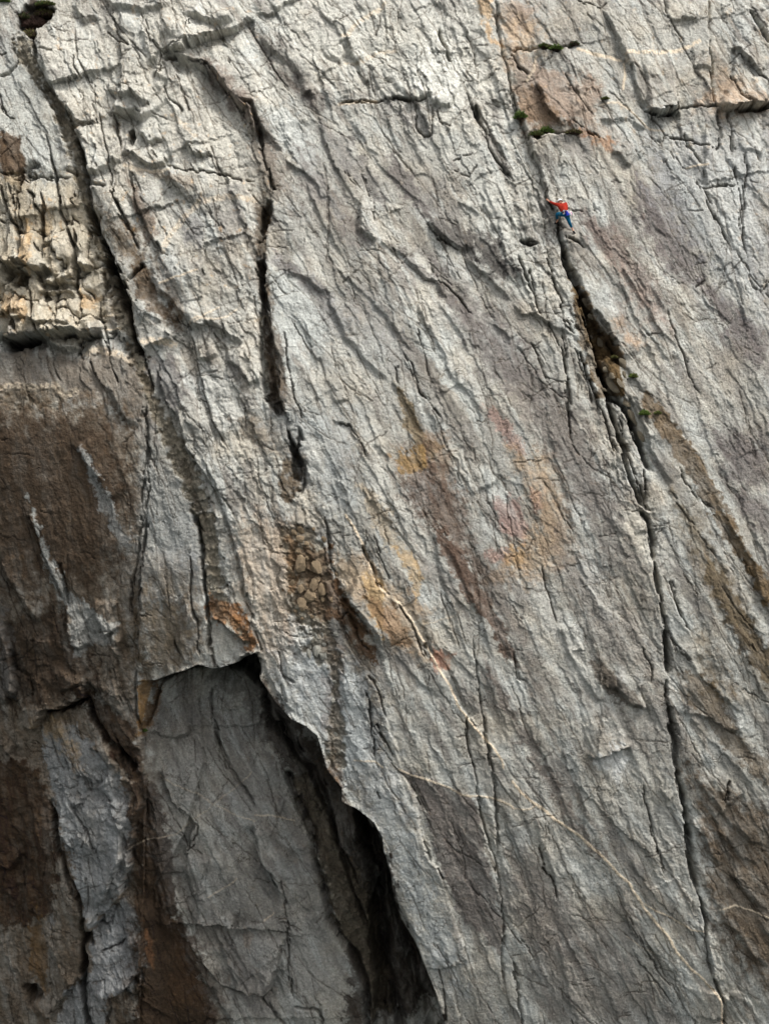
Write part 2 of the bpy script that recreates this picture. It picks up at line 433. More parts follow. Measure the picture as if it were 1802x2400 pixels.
03 K 2 .2|1090,100 1120,220 1250,300 1300,350 1290,430 1230,540 1220,600
03 S .5 14 60 60 1|1190,1060 1230,1170 1300,1300 1400,1430 1500,1600
03 S .4 16 60 60 1|1220,600 1260,720 1290,860
03 S .4 14 40 40 1|160,260 200,450 190,800 200,1000
03 S .4 14 40 40 1|220,260 280,520 290,700
03 S .4 10 40 40 1|0,650 80,630 150,540
03 K 16 .8|190,1480 230,1480
03 S .6 10 50 50 -1|510,1340 400,1480 300,1640
03 S .4 10 30 40 1|490,240 570,160 600,100
03 K 3 .3|480,230 540,340 620,500 680,620
03 S .4 8 30 50 -1|830,340 800,420 800,560 760,670
03 K 3 .3|620,1000 720,1020 760,880
03 K 2.5 .3|660,1180 780,1150 820,1100
03 S .5 10 40 50 1|820,1420 880,1460 910,1400
03 K 3 .3|700,1480 720,1560 690,1661
03 S .35 14 50 60 1|1400,1000 1480,1200 1560,1400 1661,1450
03 K 3 .3|1500,1410 1580,1440 1661,1440
03 K 3 .3|420,640 460,760 520,840
23 K 6 1.0|1060,0 1080,100 1110,220 1130,350
23 K 7 1.1|1130,350 1140,500 1160,620 1190,790
23 K 3.5 .5|1190,790 1230,900 1260,1000 1250,1080 1270,1230 1300,1350
23 K 4 .6|1300,1350 1340,1450 1380,1540 1370,1661
23 S .4 6 60 70 -1|1060,0 1080,100 1110,220 1140,500 1160,620 1190,790 1230,900
23 S .4 6 30 40 1|1165,310 1180,380 1250,430 1290,560 1350,640
23 S .3 6 30 40 -1|1190,310 1260,390 1310,500 1360,620
23 S .4 6 30 40 1|1255,1060 1255,1180 1290,1330 1340,1400
23 S .3 6 30 40 -1|1270,1040 1320,1110 1350,1250 1370,1400
23 S .9 8 40 60 1|1370,1640 1385,1520 1400,1470
23 S .5 8 30 50 -1|1400,1455 1470,1445 1540,1520 1600,1640
23 K 3.5 .35|0,1230 30,1400 60,1661
23 K 2.5 .25|170,500 200,640 280,770 290,850
23 S .25 14 50 60 1|150,300 200,500 300,760
23 K 2 .2|840,100 900,400 990,700
23 S .3 12 40 40 1|970,140 1000,190 1040,180
23 S .35 16 50 60 1|1190,60 1260,150 1400,330 1540,460 1661,500
23 S .35 12 50 60 1|1340,400 1480,560 1600,620
23 S .35 16 50 60 1|1420,680 1480,760 1600,880 1661,920
23 K 2.5 .25|1380,230 1410,80
23 S .35 14 50 60 1|1340,960 1460,1060 1560,1200 1661,1280
23 S .25 10 40 50 1|300,1100 340,1300 380,1560
F K 3 .3|1020,1380 1035,1500 1050,1600 1070,1700 1075,1850
'''
VEINS = '''
00 4 .5|820,1080 900,1100 990,1120 1100,1110
01 2 .9|680,470 780,460
01 8 .6|560,620 620,600 700,620 780,640 850,680
01 2 .7|640,385 730,380
01 8 .7|940,560 1000,555 1080,560 1130,575
01 8 .5|0,850 110,840 230,850 350,835 420,900 490,880
01 2 .8|1040,185 1130,150 1210,130 1290,100
01 2 .6|1230,450 1290,405 1400,420 1480,395 1540,350
01 2 .6|1270,440 1350,380 1430,340
11 3 .5|0,420 60,380 100,460
20 4 .8|420,330 520,360 620,380 700,395
20 5 .8|740,355 850,350 1000,345 1100,335 1200,280
20 3 .8|720,420 730,500 710,590
20 3 .7|150,380 140,460 90,530
20 2.5 .8|1130,1095 1200,1075 1260,1070
20 3 .6|560,690 680,670 760,720 860,830 980,850
12 2.7 1|580,20 640,110 690,200 720,290 760,400 800,480 850,540 930,590 990,670 1040,760 1090,850 1140,940 1190,1030 1260,1130 1300,1240 1370,1340 1440,1420 1530,1520 1590,1600 1600,1661
12 2.2 .7|640,1610 770,1620 820,1661
12 1.6 .5|1040,725 1150,715 1280,680
13 2.6 .8|930,10 1010,45 1100,70 1180,100 1260,130 1330,175 1440,180 1530,195 1600,220 1661,250
13 2 .5|0,290 110,290 180,310 260,325
13 1.6 .6|60,970 120,930
03 1.6 .3|860,510 960,460 1050,430 1160,410 1230,345 1370,240 1490,150 1640,20
03 1.8 .35|1050,40 1160,100 1280,150 1400,220 1530,280 1661,330
03 1.6 .5|1360,820 1480,750 1540,700
23 3.3 1|0,90 60,160 130,220 200,270 300,350 400,410 480,480 560,550 640,630 700,700 760,750 810,830 850,900 920,990 1000,1080 1060,1190 1150,1290 1240,1370 1300,1440 1350,1520 1360,1661
23 2 .8|810,850 930,920 1040,970 1160,1050 1240,1050
23 2 .8|0,260 90,265 150,240
23 2 .8|1340,920 1440,885 1530,915 1661,970
23 1.6 .4|740,1090 820,1150 920,1200
00 5 .6|820,1080 880,1110 900,1100
00 7 .5|1060,1640 1120,1520 1180,1440 1300,1320 1500,1280 1661,1300
00 5 .5|1130,760 1200,830 1280,900
10 5 .6|560,250 600,250 640,180 800,80 830,30
10 5 .5|580,420 700,410 780,360 900,340
10 4 .7|540,690 620,672 780,668
'''
# soft-edged areas of colour: r g b (sRGB; grey over the recess has shade painted in) opacity edge | outline
COLS = '''
C 96 92 86 .35 30|960,1560 1200,1480 1250,1850 1180,2080 1000,1980
C 92 76 58 .45 18|740,1780 840,1850 1000,2040 960,2110 820,1960
C 60 50 40 .5 18|850,690 1110,620 1130,820 1230,1010 1330,1160 1260,1150 1120,960 1010,780 900,730
A 96 84 70 .55 7|1030,430 1080,440 1170,640 1220,830 1200,870 1140,860 1110,600 1060,500
A 88 74 58 .6 7|1105,880 1170,880 1150,1130 1195,1300 1225,1500 1245,1800 1160,1800 1130,1400 1108,1130
A 86 74 60 .55 8|1200,1820 1260,1830 1340,1990 1320,2110 1250,2080 1240,1960
00 62 52 42 .6 10|110,80 180,30 290,0 370,50 345,125 240,200 250,230 215,290 170,230 110,160
F 108 99 88 .6 16|-300,755 60,752 160,765 260,760 325,800 312,905 230,870 0,880 -300,880
F 96 82 66 .62 26|-400,790 60,860 150,875 230,865 305,925 318,1050 305,1200 322,1420 300,1480 322,1600 345,1690 385,1900 400,1990 440,2100 500,2212 520,2400 -400,2400
F 72 58 44 .64 34|-400,880 120,900 250,930 290,1060 260,1200 200,1290 120,1250 60,1290 -400,1330
F 62 49 36 .6 24|60,1320 130,1300 180,1400 230,1480 110,1520 -300,1540 -300,1400
F 146 145 140 .85 9|175,965 200,1000 240,1080 285,1180 262,1180 220,1100 190,1030
F 150 149 143 .8 9|55,1060 110,1200 150,1280 200,1320 262,1350 250,1385 200,1395 165,1420 150,1330 100,1220
F 140 138 132 .6 16|310,930 340,1000 400,1050 440,1180 440,1330 420,1440 330,1460 310,1350 302,1200
F 138 139 137 .85 14|90,1560 160,1575 240,1640 290,1740 300,1840 270,1920 200,2000 170,1900 130,1780 100,1660
F 140 141 140 .85 10|200,1990 270,1940 300,1985 330,2040 330,2110 260,2150 205,2130
F 142 142 140 .8 10|150,2140 215,2080 230,2212 100,2250
F 132 130 126 .6 12|100,1860 112,1920 118,2010 106,2010
F 132 130 126 .6 8|20,1920 40,1930 40,1990 22,1990
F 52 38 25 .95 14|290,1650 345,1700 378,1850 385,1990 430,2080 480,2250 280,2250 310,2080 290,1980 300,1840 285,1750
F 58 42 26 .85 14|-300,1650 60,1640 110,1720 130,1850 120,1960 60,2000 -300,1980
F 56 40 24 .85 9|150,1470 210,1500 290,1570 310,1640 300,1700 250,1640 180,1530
A 112 106 100 .6 8|930,290 1010,380 1060,470 1020,480 950,400
A 100 93 86 .7 10|1130,170 1200,300 1330,400 1290,410 1190,340 1130,230
A 118 110 106 .6 12|1330,20 1400,60 1480,180 1440,200 1350,100
A 116 112 108 .5 14|1370,540 1500,600 1640,800 1661,900 1500,740 1380,620
A 184 186 181 .6 14|1100,480 1250,450 1330,600 1400,800 1500,940 1450,960 1300,740 1200,620
A 178 180 174 .55 14|1150,1150 1300,1200 1430,1430 1400,1500 1250,1500 1180,1380
A 108 102 98 .65 8|1180,1080 1300,1170 1430,1260 1440,1340 1400,1330 1280,1220 1170,1140
A 116 104 92 .65 9|545,740 620,850 700,1000 640,1050 590,900
A 108 92 74 .65 9|540,690 640,740 830,760 850,830 800,820 700,770 590,740
A 126 124 122 .5 14|780,920 900,960 870,1080 800,1060
A 90 72 52 .85 7|565,1140 640,1160 700,1290 750,1330 745,1380 690,1370 600,1290
A 106 102 99 .55 12|620,1530 760,1560 800,1700 760,1800 680,1700
A 184 182 174 .6 12|860,1560 1000,1640 1070,1840 1000,1850 900,1700
A 120 108 92 .5 12|1000,1800 1180,1820 1260,1950 1200,2000 1080,1900
C 172 174 172 .5 12|640,20 830,0 860,260 700,240
C 170 172 168 .5 16|1150,700 1400,560 1560,700 1620,1000 1500,1200 1350,1000 1200,850
C 96 88 76 .7 12|1420,380 1520,450 1620,640 1661,900 1661,1200 1600,1000 1560,760 1480,560
C 176 150 104 .6 10|1560,250 1661,300 1661,560 1600,440
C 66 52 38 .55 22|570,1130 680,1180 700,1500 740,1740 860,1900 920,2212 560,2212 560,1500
C 156 118 66 .8 4|596,720 648,728 640,800 612,930 600,930
C 120 118 114 .4 16|0,380 60,640 60,780 0,800
B 128 124 120 .6 12|0,430 130,450 210,480 200,590 160,580 0,480
B 108 102 98 .65 12|30,640 130,780 200,930 170,950 100,860 20,780
B 88 84 80 .75 9|180,930 260,960 380,1020 400,1130 330,1090 240,1030
B 108 102 96 .55 10|0,1040 100,1090 210,1200 330,1300 480,1480 330,1380 160,1200
B 122 116 108 .5 14|60,1440 200,1560 300,1800 420,2000 380,2000 200,1800
B 182 184 178 .55 12|100,1300 260,1560 420,1800 400,1830 240,1620 90,1400
B 184 184 176 .5 16|300,600 560,900 660,1100 700,1300 560,1290 380,960
B 128 120 112 .5 20|550,1500 760,1700 900,1960 980,2200 800,2200 700,1960 560,1700
B 146 130 116 .5 14|480,0 640,30 620,130 560,180 600,240 660,300 750,330 900,360 940,420 900,520 760,540 600,560 560,430 530,250 500,100
B 118 98 76 .55 8|560,380 660,370 740,500 720,530 590,540
B 100 92 90 .6 22|1080,760 1250,900 1380,1130 1350,1250 1200,1160 1080,950
B 120 104 96 .5 16|850,930 1010,1000 1180,1250 1220,1400 1120,1330 1000,1150 880,1030
B 104 96 94 .6 16|1340,1180 1661,1440 1661,1640 1500,1500
B 100 92 90 .5 20|1380,1850 1661,1900 1661,2100 1500,2100
B 110 96 78 .88 7|1130,1690 1230,1800 1350,1960 1440,2130 1490,2212 1410,2212 1300,2040 1180,1860 1100,1740
B 94 76 50 .85 6|800,1200 870,1260 920,1400 1000,1480 1035,1560 1000,1600 930,1540 880,1420 820,1290
D 104 86 62 .8 9|1390,0 1480,0 1560,160 1661,300 1661,430 1540,220
D 100 82 70 .7 9|215,30 350,190 430,330 530,520 570,650 520,640 440,480 330,330 240,180
D 178 176 168 .55 12|650,250 760,400 870,580 900,700 1100,1000 1000,1000 850,800 760,600 660,400
D 98 90 80 .65 9|870,640 980,680 1080,780 1120,840 1060,840 940,760
D 190 188 180 .7 8|900,1070 1080,1020 1060,1080 1020,1180 940,1130
D 112 103 95 .55 12|450,680 620,960 760,1200 900,1420 960,1500 900,1500 780,1320 640,1080 480,800
D 92 80 66 .7 10|1380,180 1500,330 1600,520 1661,600 1661,760 1540,600 1440,400 1380,280
D 100 88 72 .55 12|1270,680 1400,730 1450,800 1560,1000 1661,1100 1661,1200 1500,1050 1380,900 1290,800
D 92 78 62 .6 24|1285,1090 1420,1180 1661,1300 1900,1400 1900,2100 1661,2060 1560,1980 1450,1800 1395,1650 1372,1300
D 174 175 169 .5 12|0,1300 100,1380 170,1560 260,1800 330,1950 200,1960 60,1560
D 112 105 99 .65 9|60,1110 160,1260 245,1560 340,1760 500,1900 520,1800 440,1500 400,1240 250,1170
D 118 110 103 .4 22|560,1400 800,1650 1000,1900 1300,2212 700,2212 600,1800
D 160 156 148 .4 12|1080,880 1180,700 1230,900 1240,1050
F 72 60 46 .8 8|566,560 572,640 570,700 580,800 575,860 600,860 608,900 600,800 592,720 588,620
F 80 70 56 .7 8|540,240 570,330 585,440 575,560 560,540 565,430 545,320
F 88 74 56 .7 8|608,1000 640,960 655,1000 650,1060 620,1090 600,1050
F 198 194 182 .4 60|70,90 200,40 420,40 560,240 560,430 420,420 330,330 200,380 110,210
F 198 196 186 .45 60|600,0 1080,0 1090,200 1000,330 900,250 760,200 620,120
F 215 214 205 .45 20|940,80 1000,150 980,230 930,225 890,190
F 176 178 172 .4 40|0,80 100,190 170,400 60,380 0,260
F 84 66 48 .95 7|0,285 30,285 50,310 58,400 40,405 0,390
F 180 166 140 .4 20|-300,380 160,385 220,520 230,680 190,730 0,720
F 186 146 84 .25 8|95,430 110,430 112,510 90,500
F 188 148 92 .3 8|40,540 60,470 80,560 60,600
F 184 146 96 .3 9|0,620 60,650 60,690 0,680
F 184 146 96 .3 9|170,640 210,640 200,670 170,670
F 84 70 54 .8 18|290,545 330,560 360,640 400,690 385,725 340,650 285,610
F 98 82 62 .6 18|230,470 300,500 300,570 260,560
F 120 108 98 .6 16|420,130 470,140 540,210 600,330 560,290 500,230
F 118 108 98 .45 20|540,250 600,340 640,420 640,470 560,340
F 96 82 62 .55 36|300,1290 430,1300 430,1400 400,1440 310,1475 300,1390
F 112 102 88 .45 30|330,1180 400,1190 420,1300 320,1300
F 158 158 152 .5 20|320,1000 400,1050 430,1200 400,1180 310,1180
F 146 124 106 .3 26|1085,0 1150,0 1160,60 1120,120 1200,190 1290,180 1280,240 1300,270 1340,310 1330,330 1240,270 1190,280 1140,290 1110,200
F 124 102 80 .4 12|1115,200 1180,210 1220,280 1160,285 1130,260
F 156 124 98 .6 10|1225,270 1310,300 1335,320 1310,330
F 182 150 110 .5 10|1030,0 1060,0 1060,80 1085,110 1055,90
F 190 165 135 .4 30|1080,40 1160,60 1150,110 1090,130
F 196 168 140 .4 24|1500,230 1590,170 1650,230 1560,250
F 150 132 112 .4 20|1530,130 1600,160 1620,230 1540,210
F 126 110 84 .6 7|848,822 868,845 900,900 925,950 960,960 935,1000 905,985 875,925
F 146 122 98 .35 16|915,945 960,930 980,980 960,1040 1000,1080 930,1030
F 96 78 66 .6 24|850,980 920,960 960,1030 1000,1080 1010,1170 1070,1240 1050,1270 980,1190 900,1110 860,1040
F 148 120 76 .55 12|850,975 910,970 920,1010 870,1030
F 166 134 122 .38 9|1045,880 1080,890 1110,935 1150,985 1120,985 1080,940
F 160 124 114 .38 14|1075,1075 1115,1075 1140,1130 1130,1180 1085,1160
F 164 128 116 .38 9|1145,1060 1175,1065 1175,1110 1155,1120
F 156 118 106 .38 9|1045,1195 1090,1180 1110,1200 1070,1225
F 164 138 108 .45 26|1100,970 1180,990 1230,1140 1230,1210 1150,1250 1060,1250 1120,1180 1170,1150 1150,1050
F 174 142 100 .4 12|1090,1190 1130,1180 1130,1230 1100,1230
F 184 160 124 .3 14|770,1050 800,1060 840,1100 870,1180 850,1190 810,1130
F 186 156 112 .5 10|850,1180 890,1190 910,1240 900,1300 880,1230
F 166 140 108 .38 18|720,1200 790,1200 860,1280 930,1320 900,1360 920,1430 860,1400 790,1320 730,1260
F 136 108 80 .5 14|790,1285 850,1310 890,1390 880,1412 820,1370
F 170 122 98 .5 10|930,1405 975,1410 970,1450 935,1440
F 174 154 132 .42 26|510,1150 560,1120 640,1130 655,1240 640,1330 610,1430 565,1420 550,1340 520,1260
F 142 104 70 .8 14|452,1280 490,1300 520,1300 558,1400 540,1410 500,1350 455,1330
F 92 70 50 .8 14|640,1185 715,1180 725,1240 745,1290 790,1350 820,1440 780,1420 730,1340 690,1340 640,1310
F 122 92 62 .6 12|620,1160 645,1170 640,1260 625,1280
F 96 74 52 .75 12|700,1370 745,1400 735,1480 740,1600 735,1720 715,1680 700,1560
F 160 134 98 .5 16|85,1565 120,1550 160,1610 172,1660 140,1620
F 112 84 48 .8 10|330,1480 345,1490 325,1580 300,1590
F 104 80 50 .5 10|80,1960 105,2060 100,2150 60,2080
F 120 84 56 .4 6|308,1990 330,2040 334,2100 318,2060
F 130 100 70 .3 5|530,1990 550,2010 548,2060 530,2040
F 88 66 46 .5 20|380,1980 430,2040 470,2200 380,2160
F 104 92 72 .5 18|1440,1060 1520,1140 1600,1300 1661,1420 1661,1500 1580,1360 1500,1220
F 90 76 54 .5 20|1500,1350 1560,1440 1600,1520 1540,1500
F 94 76 50 .85 8|1225,590 1270,700 1340,790 1350,850 1290,860 1260,780 1240,700
F 112 100 92 .4 20|1330,640 1360,700 1370,760 1340,720
F 96 88 86 .5 16|1580,1060 1661,1080 1661,1160 1600,1120
F 172 152 138 .25 18|1320,560 1400,640 1450,720 1440,740 1360,650
F 184 156 128 .4 20|1330,690 1380,740 1360,760
F 84 80 76 .65 14|1000,500 1050,500 1120,600 1060,600
F 92 84 78 .6 16|610,100 640,150 700,220 690,240 640,200
F 112 104 98 .5 22|640,320 740,420 800,520 780,540 700,470 650,400
F 110 104 100 .55 24|930,560 1010,620 1130,740 1160,860 1060,820 980,700
F 124 118 112 .45 30|780,620 900,760 860,800 770,700
F 106 100 96 .5 16|680,640 760,690 770,750 700,700
F 114 108 102 .5 24|1150,780 1260,900 1330,1080 1400,1260 1340,1220 1240,1060 1160,920
F 120 112 104 .4 30|1210,1130 1300,1240 1420,1400 1420,1500 1300,1400 1200,1240
F 112 104 96 .45 20|980,1100 1080,1250 1200,1500 1160,1500 1060,1300
F 112 106 98 .5 26|1280,1500 1400,1580 1440,1660 1360,1620
F 190 192 190 .4 14|1280,1640 1340,1610 1370,1640 1330,1680
F 172 176 174 .35 40|560,880 760,900 760,1100 700,1100 640,1000
F 176 178 174 .3 40|580,560 700,640 860,760 820,800 640,760 590,700
F 168 172 172 .4 40|600,1420 700,1380 800,1480 850,1650 900,1850 1000,2140 940,2080 830,1800 700,1600
F 172 175 175 .3 40|1400,300 1661,280 1661,700 1560,600 1420,420
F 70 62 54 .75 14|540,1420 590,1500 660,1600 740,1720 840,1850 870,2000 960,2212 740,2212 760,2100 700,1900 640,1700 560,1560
F 116 113 109 .3 40|330,1500 550,1480 700,1900 740,2150 480,2212 400,2000 330,1800
'''
GRAVEL = '''
00 1|90,260 150,230 210,270 240,400 290,500 360,610 430,700 490,810 510,900 540,1100 570,1250 620,1450 690,1661 640,1661 540,1300 500,1200 470,1100 440,950 400,850 350,730 280,600 180,470 120,380
01 1|640,0 690,0 850,350 880,480 940,650 960,800 1010,900 1100,1050 1200,1200 1290,1400 1380,1661 1240,1661 1130,1380 1050,1150 960,1000 930,850 840,680 820,540 740,400 690,200
02 1|1250,0 1400,0 1420,200 1450,450 1480,600 1560,720 1661,860 1600,880 1500,740 1370,680 1345,560 1330,400 1300,200
12 .9|150,100 300,80 460,220 480,420 450,560 470,720 380,760 280,760 220,640 200,400
12 .9|380,740 500,760 540,900 560,1000 540,1200 580,1400 570,1661 470,1661 460,1400 500,1200 480,1000 380,960 320,900
13 1|230,60 330,60 470,300 560,520 640,620 720,800 780,960 800,1150 860,1400 880,1661 740,1661 720,1400 660,1220 560,1080 490,960 450,760 390,560 370,400 300,250
01 .5|0,850 360,830 480,900 360,1000 100,980 0,960
'''
# hollows: depth in metres, softness of the lip in pixels
PITS = '''
00 .7 6|120,90 180,40 280,20 360,60 345,120 240,200 250,225 215,290 180,230 120,180
A .6 5|1040,440 1075,480 1110,560 1120,640 1150,720 1170,830 1195,830 1165,740 1145,660 1138,560 1115,500 1095,455
A .6 4|1108,1130 1122,1300 1135,1380 1128,1500 1133,1600 1143,1700 1190,1790 1228,1802 1208,1700 1185,1550 1175,1420 1155,1300 1138,1130
A .9 5|1240,1830 1265,1900 1310,1990 1300,2085 1265,2075 1250,1960
A .5 5|1150,860 1185,870 1165,960 1140,1060 1112,1060 1120,960
A 1.4 3|440,1000 520,1170 570,1300 580,1430 620,1530 592,1500 558,1400 545,1300 482,1180 430,1040
A 1.6 5|0,1455 60,1455 130,1440 160,1460 110,1495 20,1510 0,1500
A .9 6|78,1165 130,1185 125,1255 60,1235 20,1200 30,1170
A .6 6|180,1228 250,1212 335,1218 330,1248 200,1260
A .5 5|240,1440 330,1415 345,1435 260,1462
A .7 4|560,560 580,548 590,600 575,640 562,610
B .9 4|762,1060 790,1080 800,1130 842,1200 870,1290 902,1380 960,1440 1000,1500 1035,1560 1020,1580 960,1540 930,1560 960,1640 1000,1700 1052,1762 1040,1785 970,1730 930,1650 900,1530 880,1420 850,1300 800,1230 765,1130
B .7 4|1058,1780 1102,1880 1135,1960 1120,1995 1088,1930 1050,1830
B .9 3|1120,487 1200,477 1284,470 1240,492 1150,498
B .9 3|1500,468 1570,458 1661,448 1661,476 1500,478
B .5 4|580,1040 620,1032 660,1052 620,1066
B .4 4|0,432 60,420 120,435 110,447 50,437
C 2.2 10|650,735 800,692 860,665 910,676 1000,664 1060,620 1118,606 1125,680 1105,780 1040,710 900,695 760,705 680,765
C 1.1 3|195,850 250,857 372,798 366,818 300,856 200,872
C 1.0 6|500,970 560,1040 600,1100 580,1115 520,1050
C .9 5|350,1820 400,1808 412,1860 360,1872
C .8 6|100,2030 160,2030 200,2100 160,2112 100,2060
C 1.0 5|355,1900 385,1900 385,2100 402,2212 375,2212 352,2000
C 2.4 12|1490,1270 1560,1330 1640,1480 1661,1560 1680,2300 1600,2300 1620,2000 1590,1850 1600,1700 1640,1650 1600,1500 1540,1380
D 1.6 14|-20,1540 60,1680 130,1840 200,2040 260,2212 300,2400 0,2400
'''
def parse(txt):
    out = []
    for ln in txt.strip().splitlines():
        h, p = ln.split('|'); h = h.split(); out.append((h[1:], conv(h[0], p)))
    return out

# ------------------------------------------------------------------ sampling grid of the rock face
def axis(n_in, lo, hi, ext, step):
    inner = np.linspace(lo, hi, n_in)
    a = []; s = step; p = 0
    while p < ext:
        s *= 1.06; p += s; a.append(p)
    a = np.array(a)
    return np.concatenate([(lo - a)[::-1], inner, hi + a])
GS = 2.15
gx = axis(int(1990 / GS), -70, 1920, 900, GS); gy = axis(int(2660 / GS), -120, 2540, 700, GS)
NX, NY = len(gx), len(gy)
PX0, PY0 = np.meshgrid(gx.astype(f32), gy.astype(f32))
WX = (PX0 - 901) / PPM; WZ = (1200 - PY0) / PPM

CAVE = conv('F', '300,1470 337,1468 373,1455 400,1447 430,1434 457,1443 466,1445 516,1429 519,1416 533,1419 553,1408 563,1466 596,1516 630,1552 663,1569 686,1589 696,1625 706,1659 712,1669 739,1702 739,1732 772,1748 806,1775 826,1808 830,1843 846,1892 853,1959 869,2006 902,2045 919,2089 942,2145 960,2212 990,2330')
CAVEPOLY = np.vstack([CAVE, np.array([[1060, 3400], [300, 3400], [345, 1800]], f32)])
def seg_dist(px, py, P, box):
    """nearest distance, signed side and arc parameter to a polyline, for the points inside its widened box"""
    x0, y0 = P.min(0) - box; x1, y1 = P.max(0) + box
    lo = lambda c, v: v + (.17 * (v - c) if v < c else -.05 * (v - c)) - 40
    hi = lambda c, v: v + (.17 * (v - c) if v > c else -.05 * (v - c)) + 40
    i0, i1 = np.searchsorted(gx, [lo(901, x0), hi(901, x1)]); j0, j1 = np.searchsorted(gy, [lo(1200, y0), hi(1200, y1)])
    sx = px[j0:j1, i0:i1]; sy = py[j0:j1, i0:i1]
    a_, b_ = np.nonzero((sx > x0) & (sx < x1) & (sy > y0) & (sy < y1)); idx = (a_ + j0, b_ + i0)
    X = px[idx]; Y = py[idx]
    if X.size == 0: return idx, None, None, None
    L = np.hypot(*(P[1:] - P[:-1]).T); tot = L.sum(); acc = 0
    bd = np.full(X.shape, 1e9, f32); bs = np.zeros_like(bd); bt = np.zeros_like(bd)
    for i in range(len(P) - 1):
        ax, ay = P[i]; dx, dy = P[i + 1] - P[i]; l2 = dx * dx + dy * dy + 1e-6
        t = np.clip(((X - ax) * dx + (Y - ay) * dy) / l2, 0, 1)
        ex = X - ax - t * dx; ey = Y - ay - t * dy; d = np.hypot(ex, ey)
        n = d < bd
        s = np.sign(dx * ey - dy * ex)
        bd = np.where(n, d, bd); bs = np.where(n, s, bs); bt = np.where(n, (acc + t * L[i]) / tot, bt)
        acc += L[i]
    return idx, bd, bs, bt
def in_poly(px, py, P, soft):
    """signed distance to an outline, positive inside, in its widened box"""
    Q = np.vstack([P, P[:1]])
    idx, d, _, _ = seg_dist(px, py, Q, soft * 2 + 10)
    if d is None: return idx, None
    X = px[idx]; Y = py[idx]; ins = np.zeros(X.shape, bool)
    for i in range(len(P)):
        ax, ay = Q[i]; bx, by = Q[i + 1]
        c = ((ay > Y) != (by > Y)) & (X < (bx - ax) * (Y - ay) / (by - ay + 1e-9) + ax)
        ins ^= c
    return idx, np.where(ins, d, -d)
def mask(px, py, txt, soft):
    m = np.zeros(px.shape, f32)
    for p in txt:
        idx, d = in_poly(px, py, p, soft)
        if d is not None: m[idx] = np.maximum(m[idx], sst(-soft, soft, d))
    return m

def macro(px, py, edge=7):
    z = (1200 - py) / PPM; x = (px - 901) / PPM
    zz = np.clip(z, -40, 34)
    D = .06 * zz + .0070 * zz * zz
    D = D + .0042 * np.maximum(-z, 0) ** 2
    w = sst(8, -14, z)
    D = D + w * .50 * np.log1p(np.exp(np.clip((-x - 5.0) * .8, -30, 30))) / .8
    D = D - .10 * np.maximum(x - 10, 0) * 0
    # the great recess under the roof, left of the main slab's edge
    idx, d, s, t = seg_dist(px, py, CAVE, 1400)
    if d is not None:
        inside = np.zeros(px.shape, f32); i2, dd = in_poly(px, py, CAVEPOLY, 1); inside[i2] = dd > 0
        low = inside[idx] > 0
        prof = (1.8 * np.exp(-d / 110) + 4.2 * np.exp(-d / 1000)) * sst(0, edge, d)
        # deepest beside the slab's edge, shallow again by the fault on the left
        prof = prof * (1 - .25 * sst(.12, 0, t)) * sst(300, 420, px[idx])
        # the rib inside the chimney
        D2 = np.zeros_like(d); D2[low] = prof[low]
        D[idx] += D2
    return D
dep = macro(PX0, PY0, 90)
for _ in range(3):
    k = CAMD / (CAMD + dep)
    PX = 901 + (PX0 - 901) * k; PY = 1200 + (PY0 - 1200) * k
    dep = .5 * dep + .5 * macro(PX, PY, 90)
# soften the correction so that neighbouring columns never cross
k = CAMD / (CAMD + dep); PX = (901 + (PX0 - 901) * k).astype(f32); PY = (1200 + (PY0 - 1200) * k).astype(f32)
D = macro(PX, PY).astype(f32)
print('macro', time.time() - T0)

# natural wobble of every traced line
wx = gnoise(PX / 34, PY / 34) * 5 + gnoise(PX / 11 + 50, PY / 11) * 2.4 + gnoise(PX / 5 + 50, PY / 5) * 1.0
wy = gnoise(PX / 34 + 90, PY / 34 + 20) * 5 + gnoise(PX / 11 + 70, PY / 11 + 9) * 2.4 + gnoise(PX / 5 + 5, PY / 5 + 90) * 1.0
jr = ((PX * .42 + PY * .91) / 24, (-PX * .91 + PY * .42) / 10)
_, _, _, _, JI = cells(jr[0] + .3 * gnoise(PX / 30, PY / 30), jr[1] + .4 * gnoise(PX / 26, PY / 26 + 8), 14)
jx_ = (RT[5].ravel()[JI] - .5); jy_ = (RT[6].ravel()[JI] - .5)
QX = PX + .35 * wx + 6.5 * jx_; QY = PY + .35 * wy + 6.5 * jy_

POLY = {
 'blocks': [conv('F', '-500,375 0,375 165,385 215,480 245,600 260,700 255,745 150,760 0,745 -500,745')],
 'rough_tl': [conv('F', '60,100 250,20 560,0 560,220 600,420 560,640 420,640 300,560 200,420 120,230')],
 'rough_tr': [conv('F', '1060,0 1661,0 1661,700 1560,520 1400,330 1200,290 1110,240')],
 'rough_cr': [conv('F', '1000,190 1110,230 1200,460 1250,700 1340,880 1420,1060 1400,1300 1360,1150 1280,900 1200,720 1090,600 1040,400')],
 'rough_tm': [conv('F', '560,0 1090,0 1090,230 960,300 700,240 600,160')],
 'rough_mid': [conv('F', '330,620 560,700 620,900 720,1100 740,1330 640,1430 520,1350 430,1180 370,950')],
 'rough_bl': [conv('F', '0,1380 260,1340 330,1500 300,1700 330,2212 0,2212')],
 'smooth_wall': [conv('F', '0,860 290,860 300,1300 150,1290 0,1350')],
 'cave': [CAVEPOLY],
}
EX = QX + 34 * gnoise(PX / 55 + 3, PY / 55) ; EY = QY + 34 * gnoise(PX / 55, PY / 55 + 60)
M = {k_: mask(QX, QY, v, 40 if k_ != 'cave' else 12) for k_, v in POLY.items()}
M['blocks'] = mask(EX, EY, POLY['blocks'], 22)
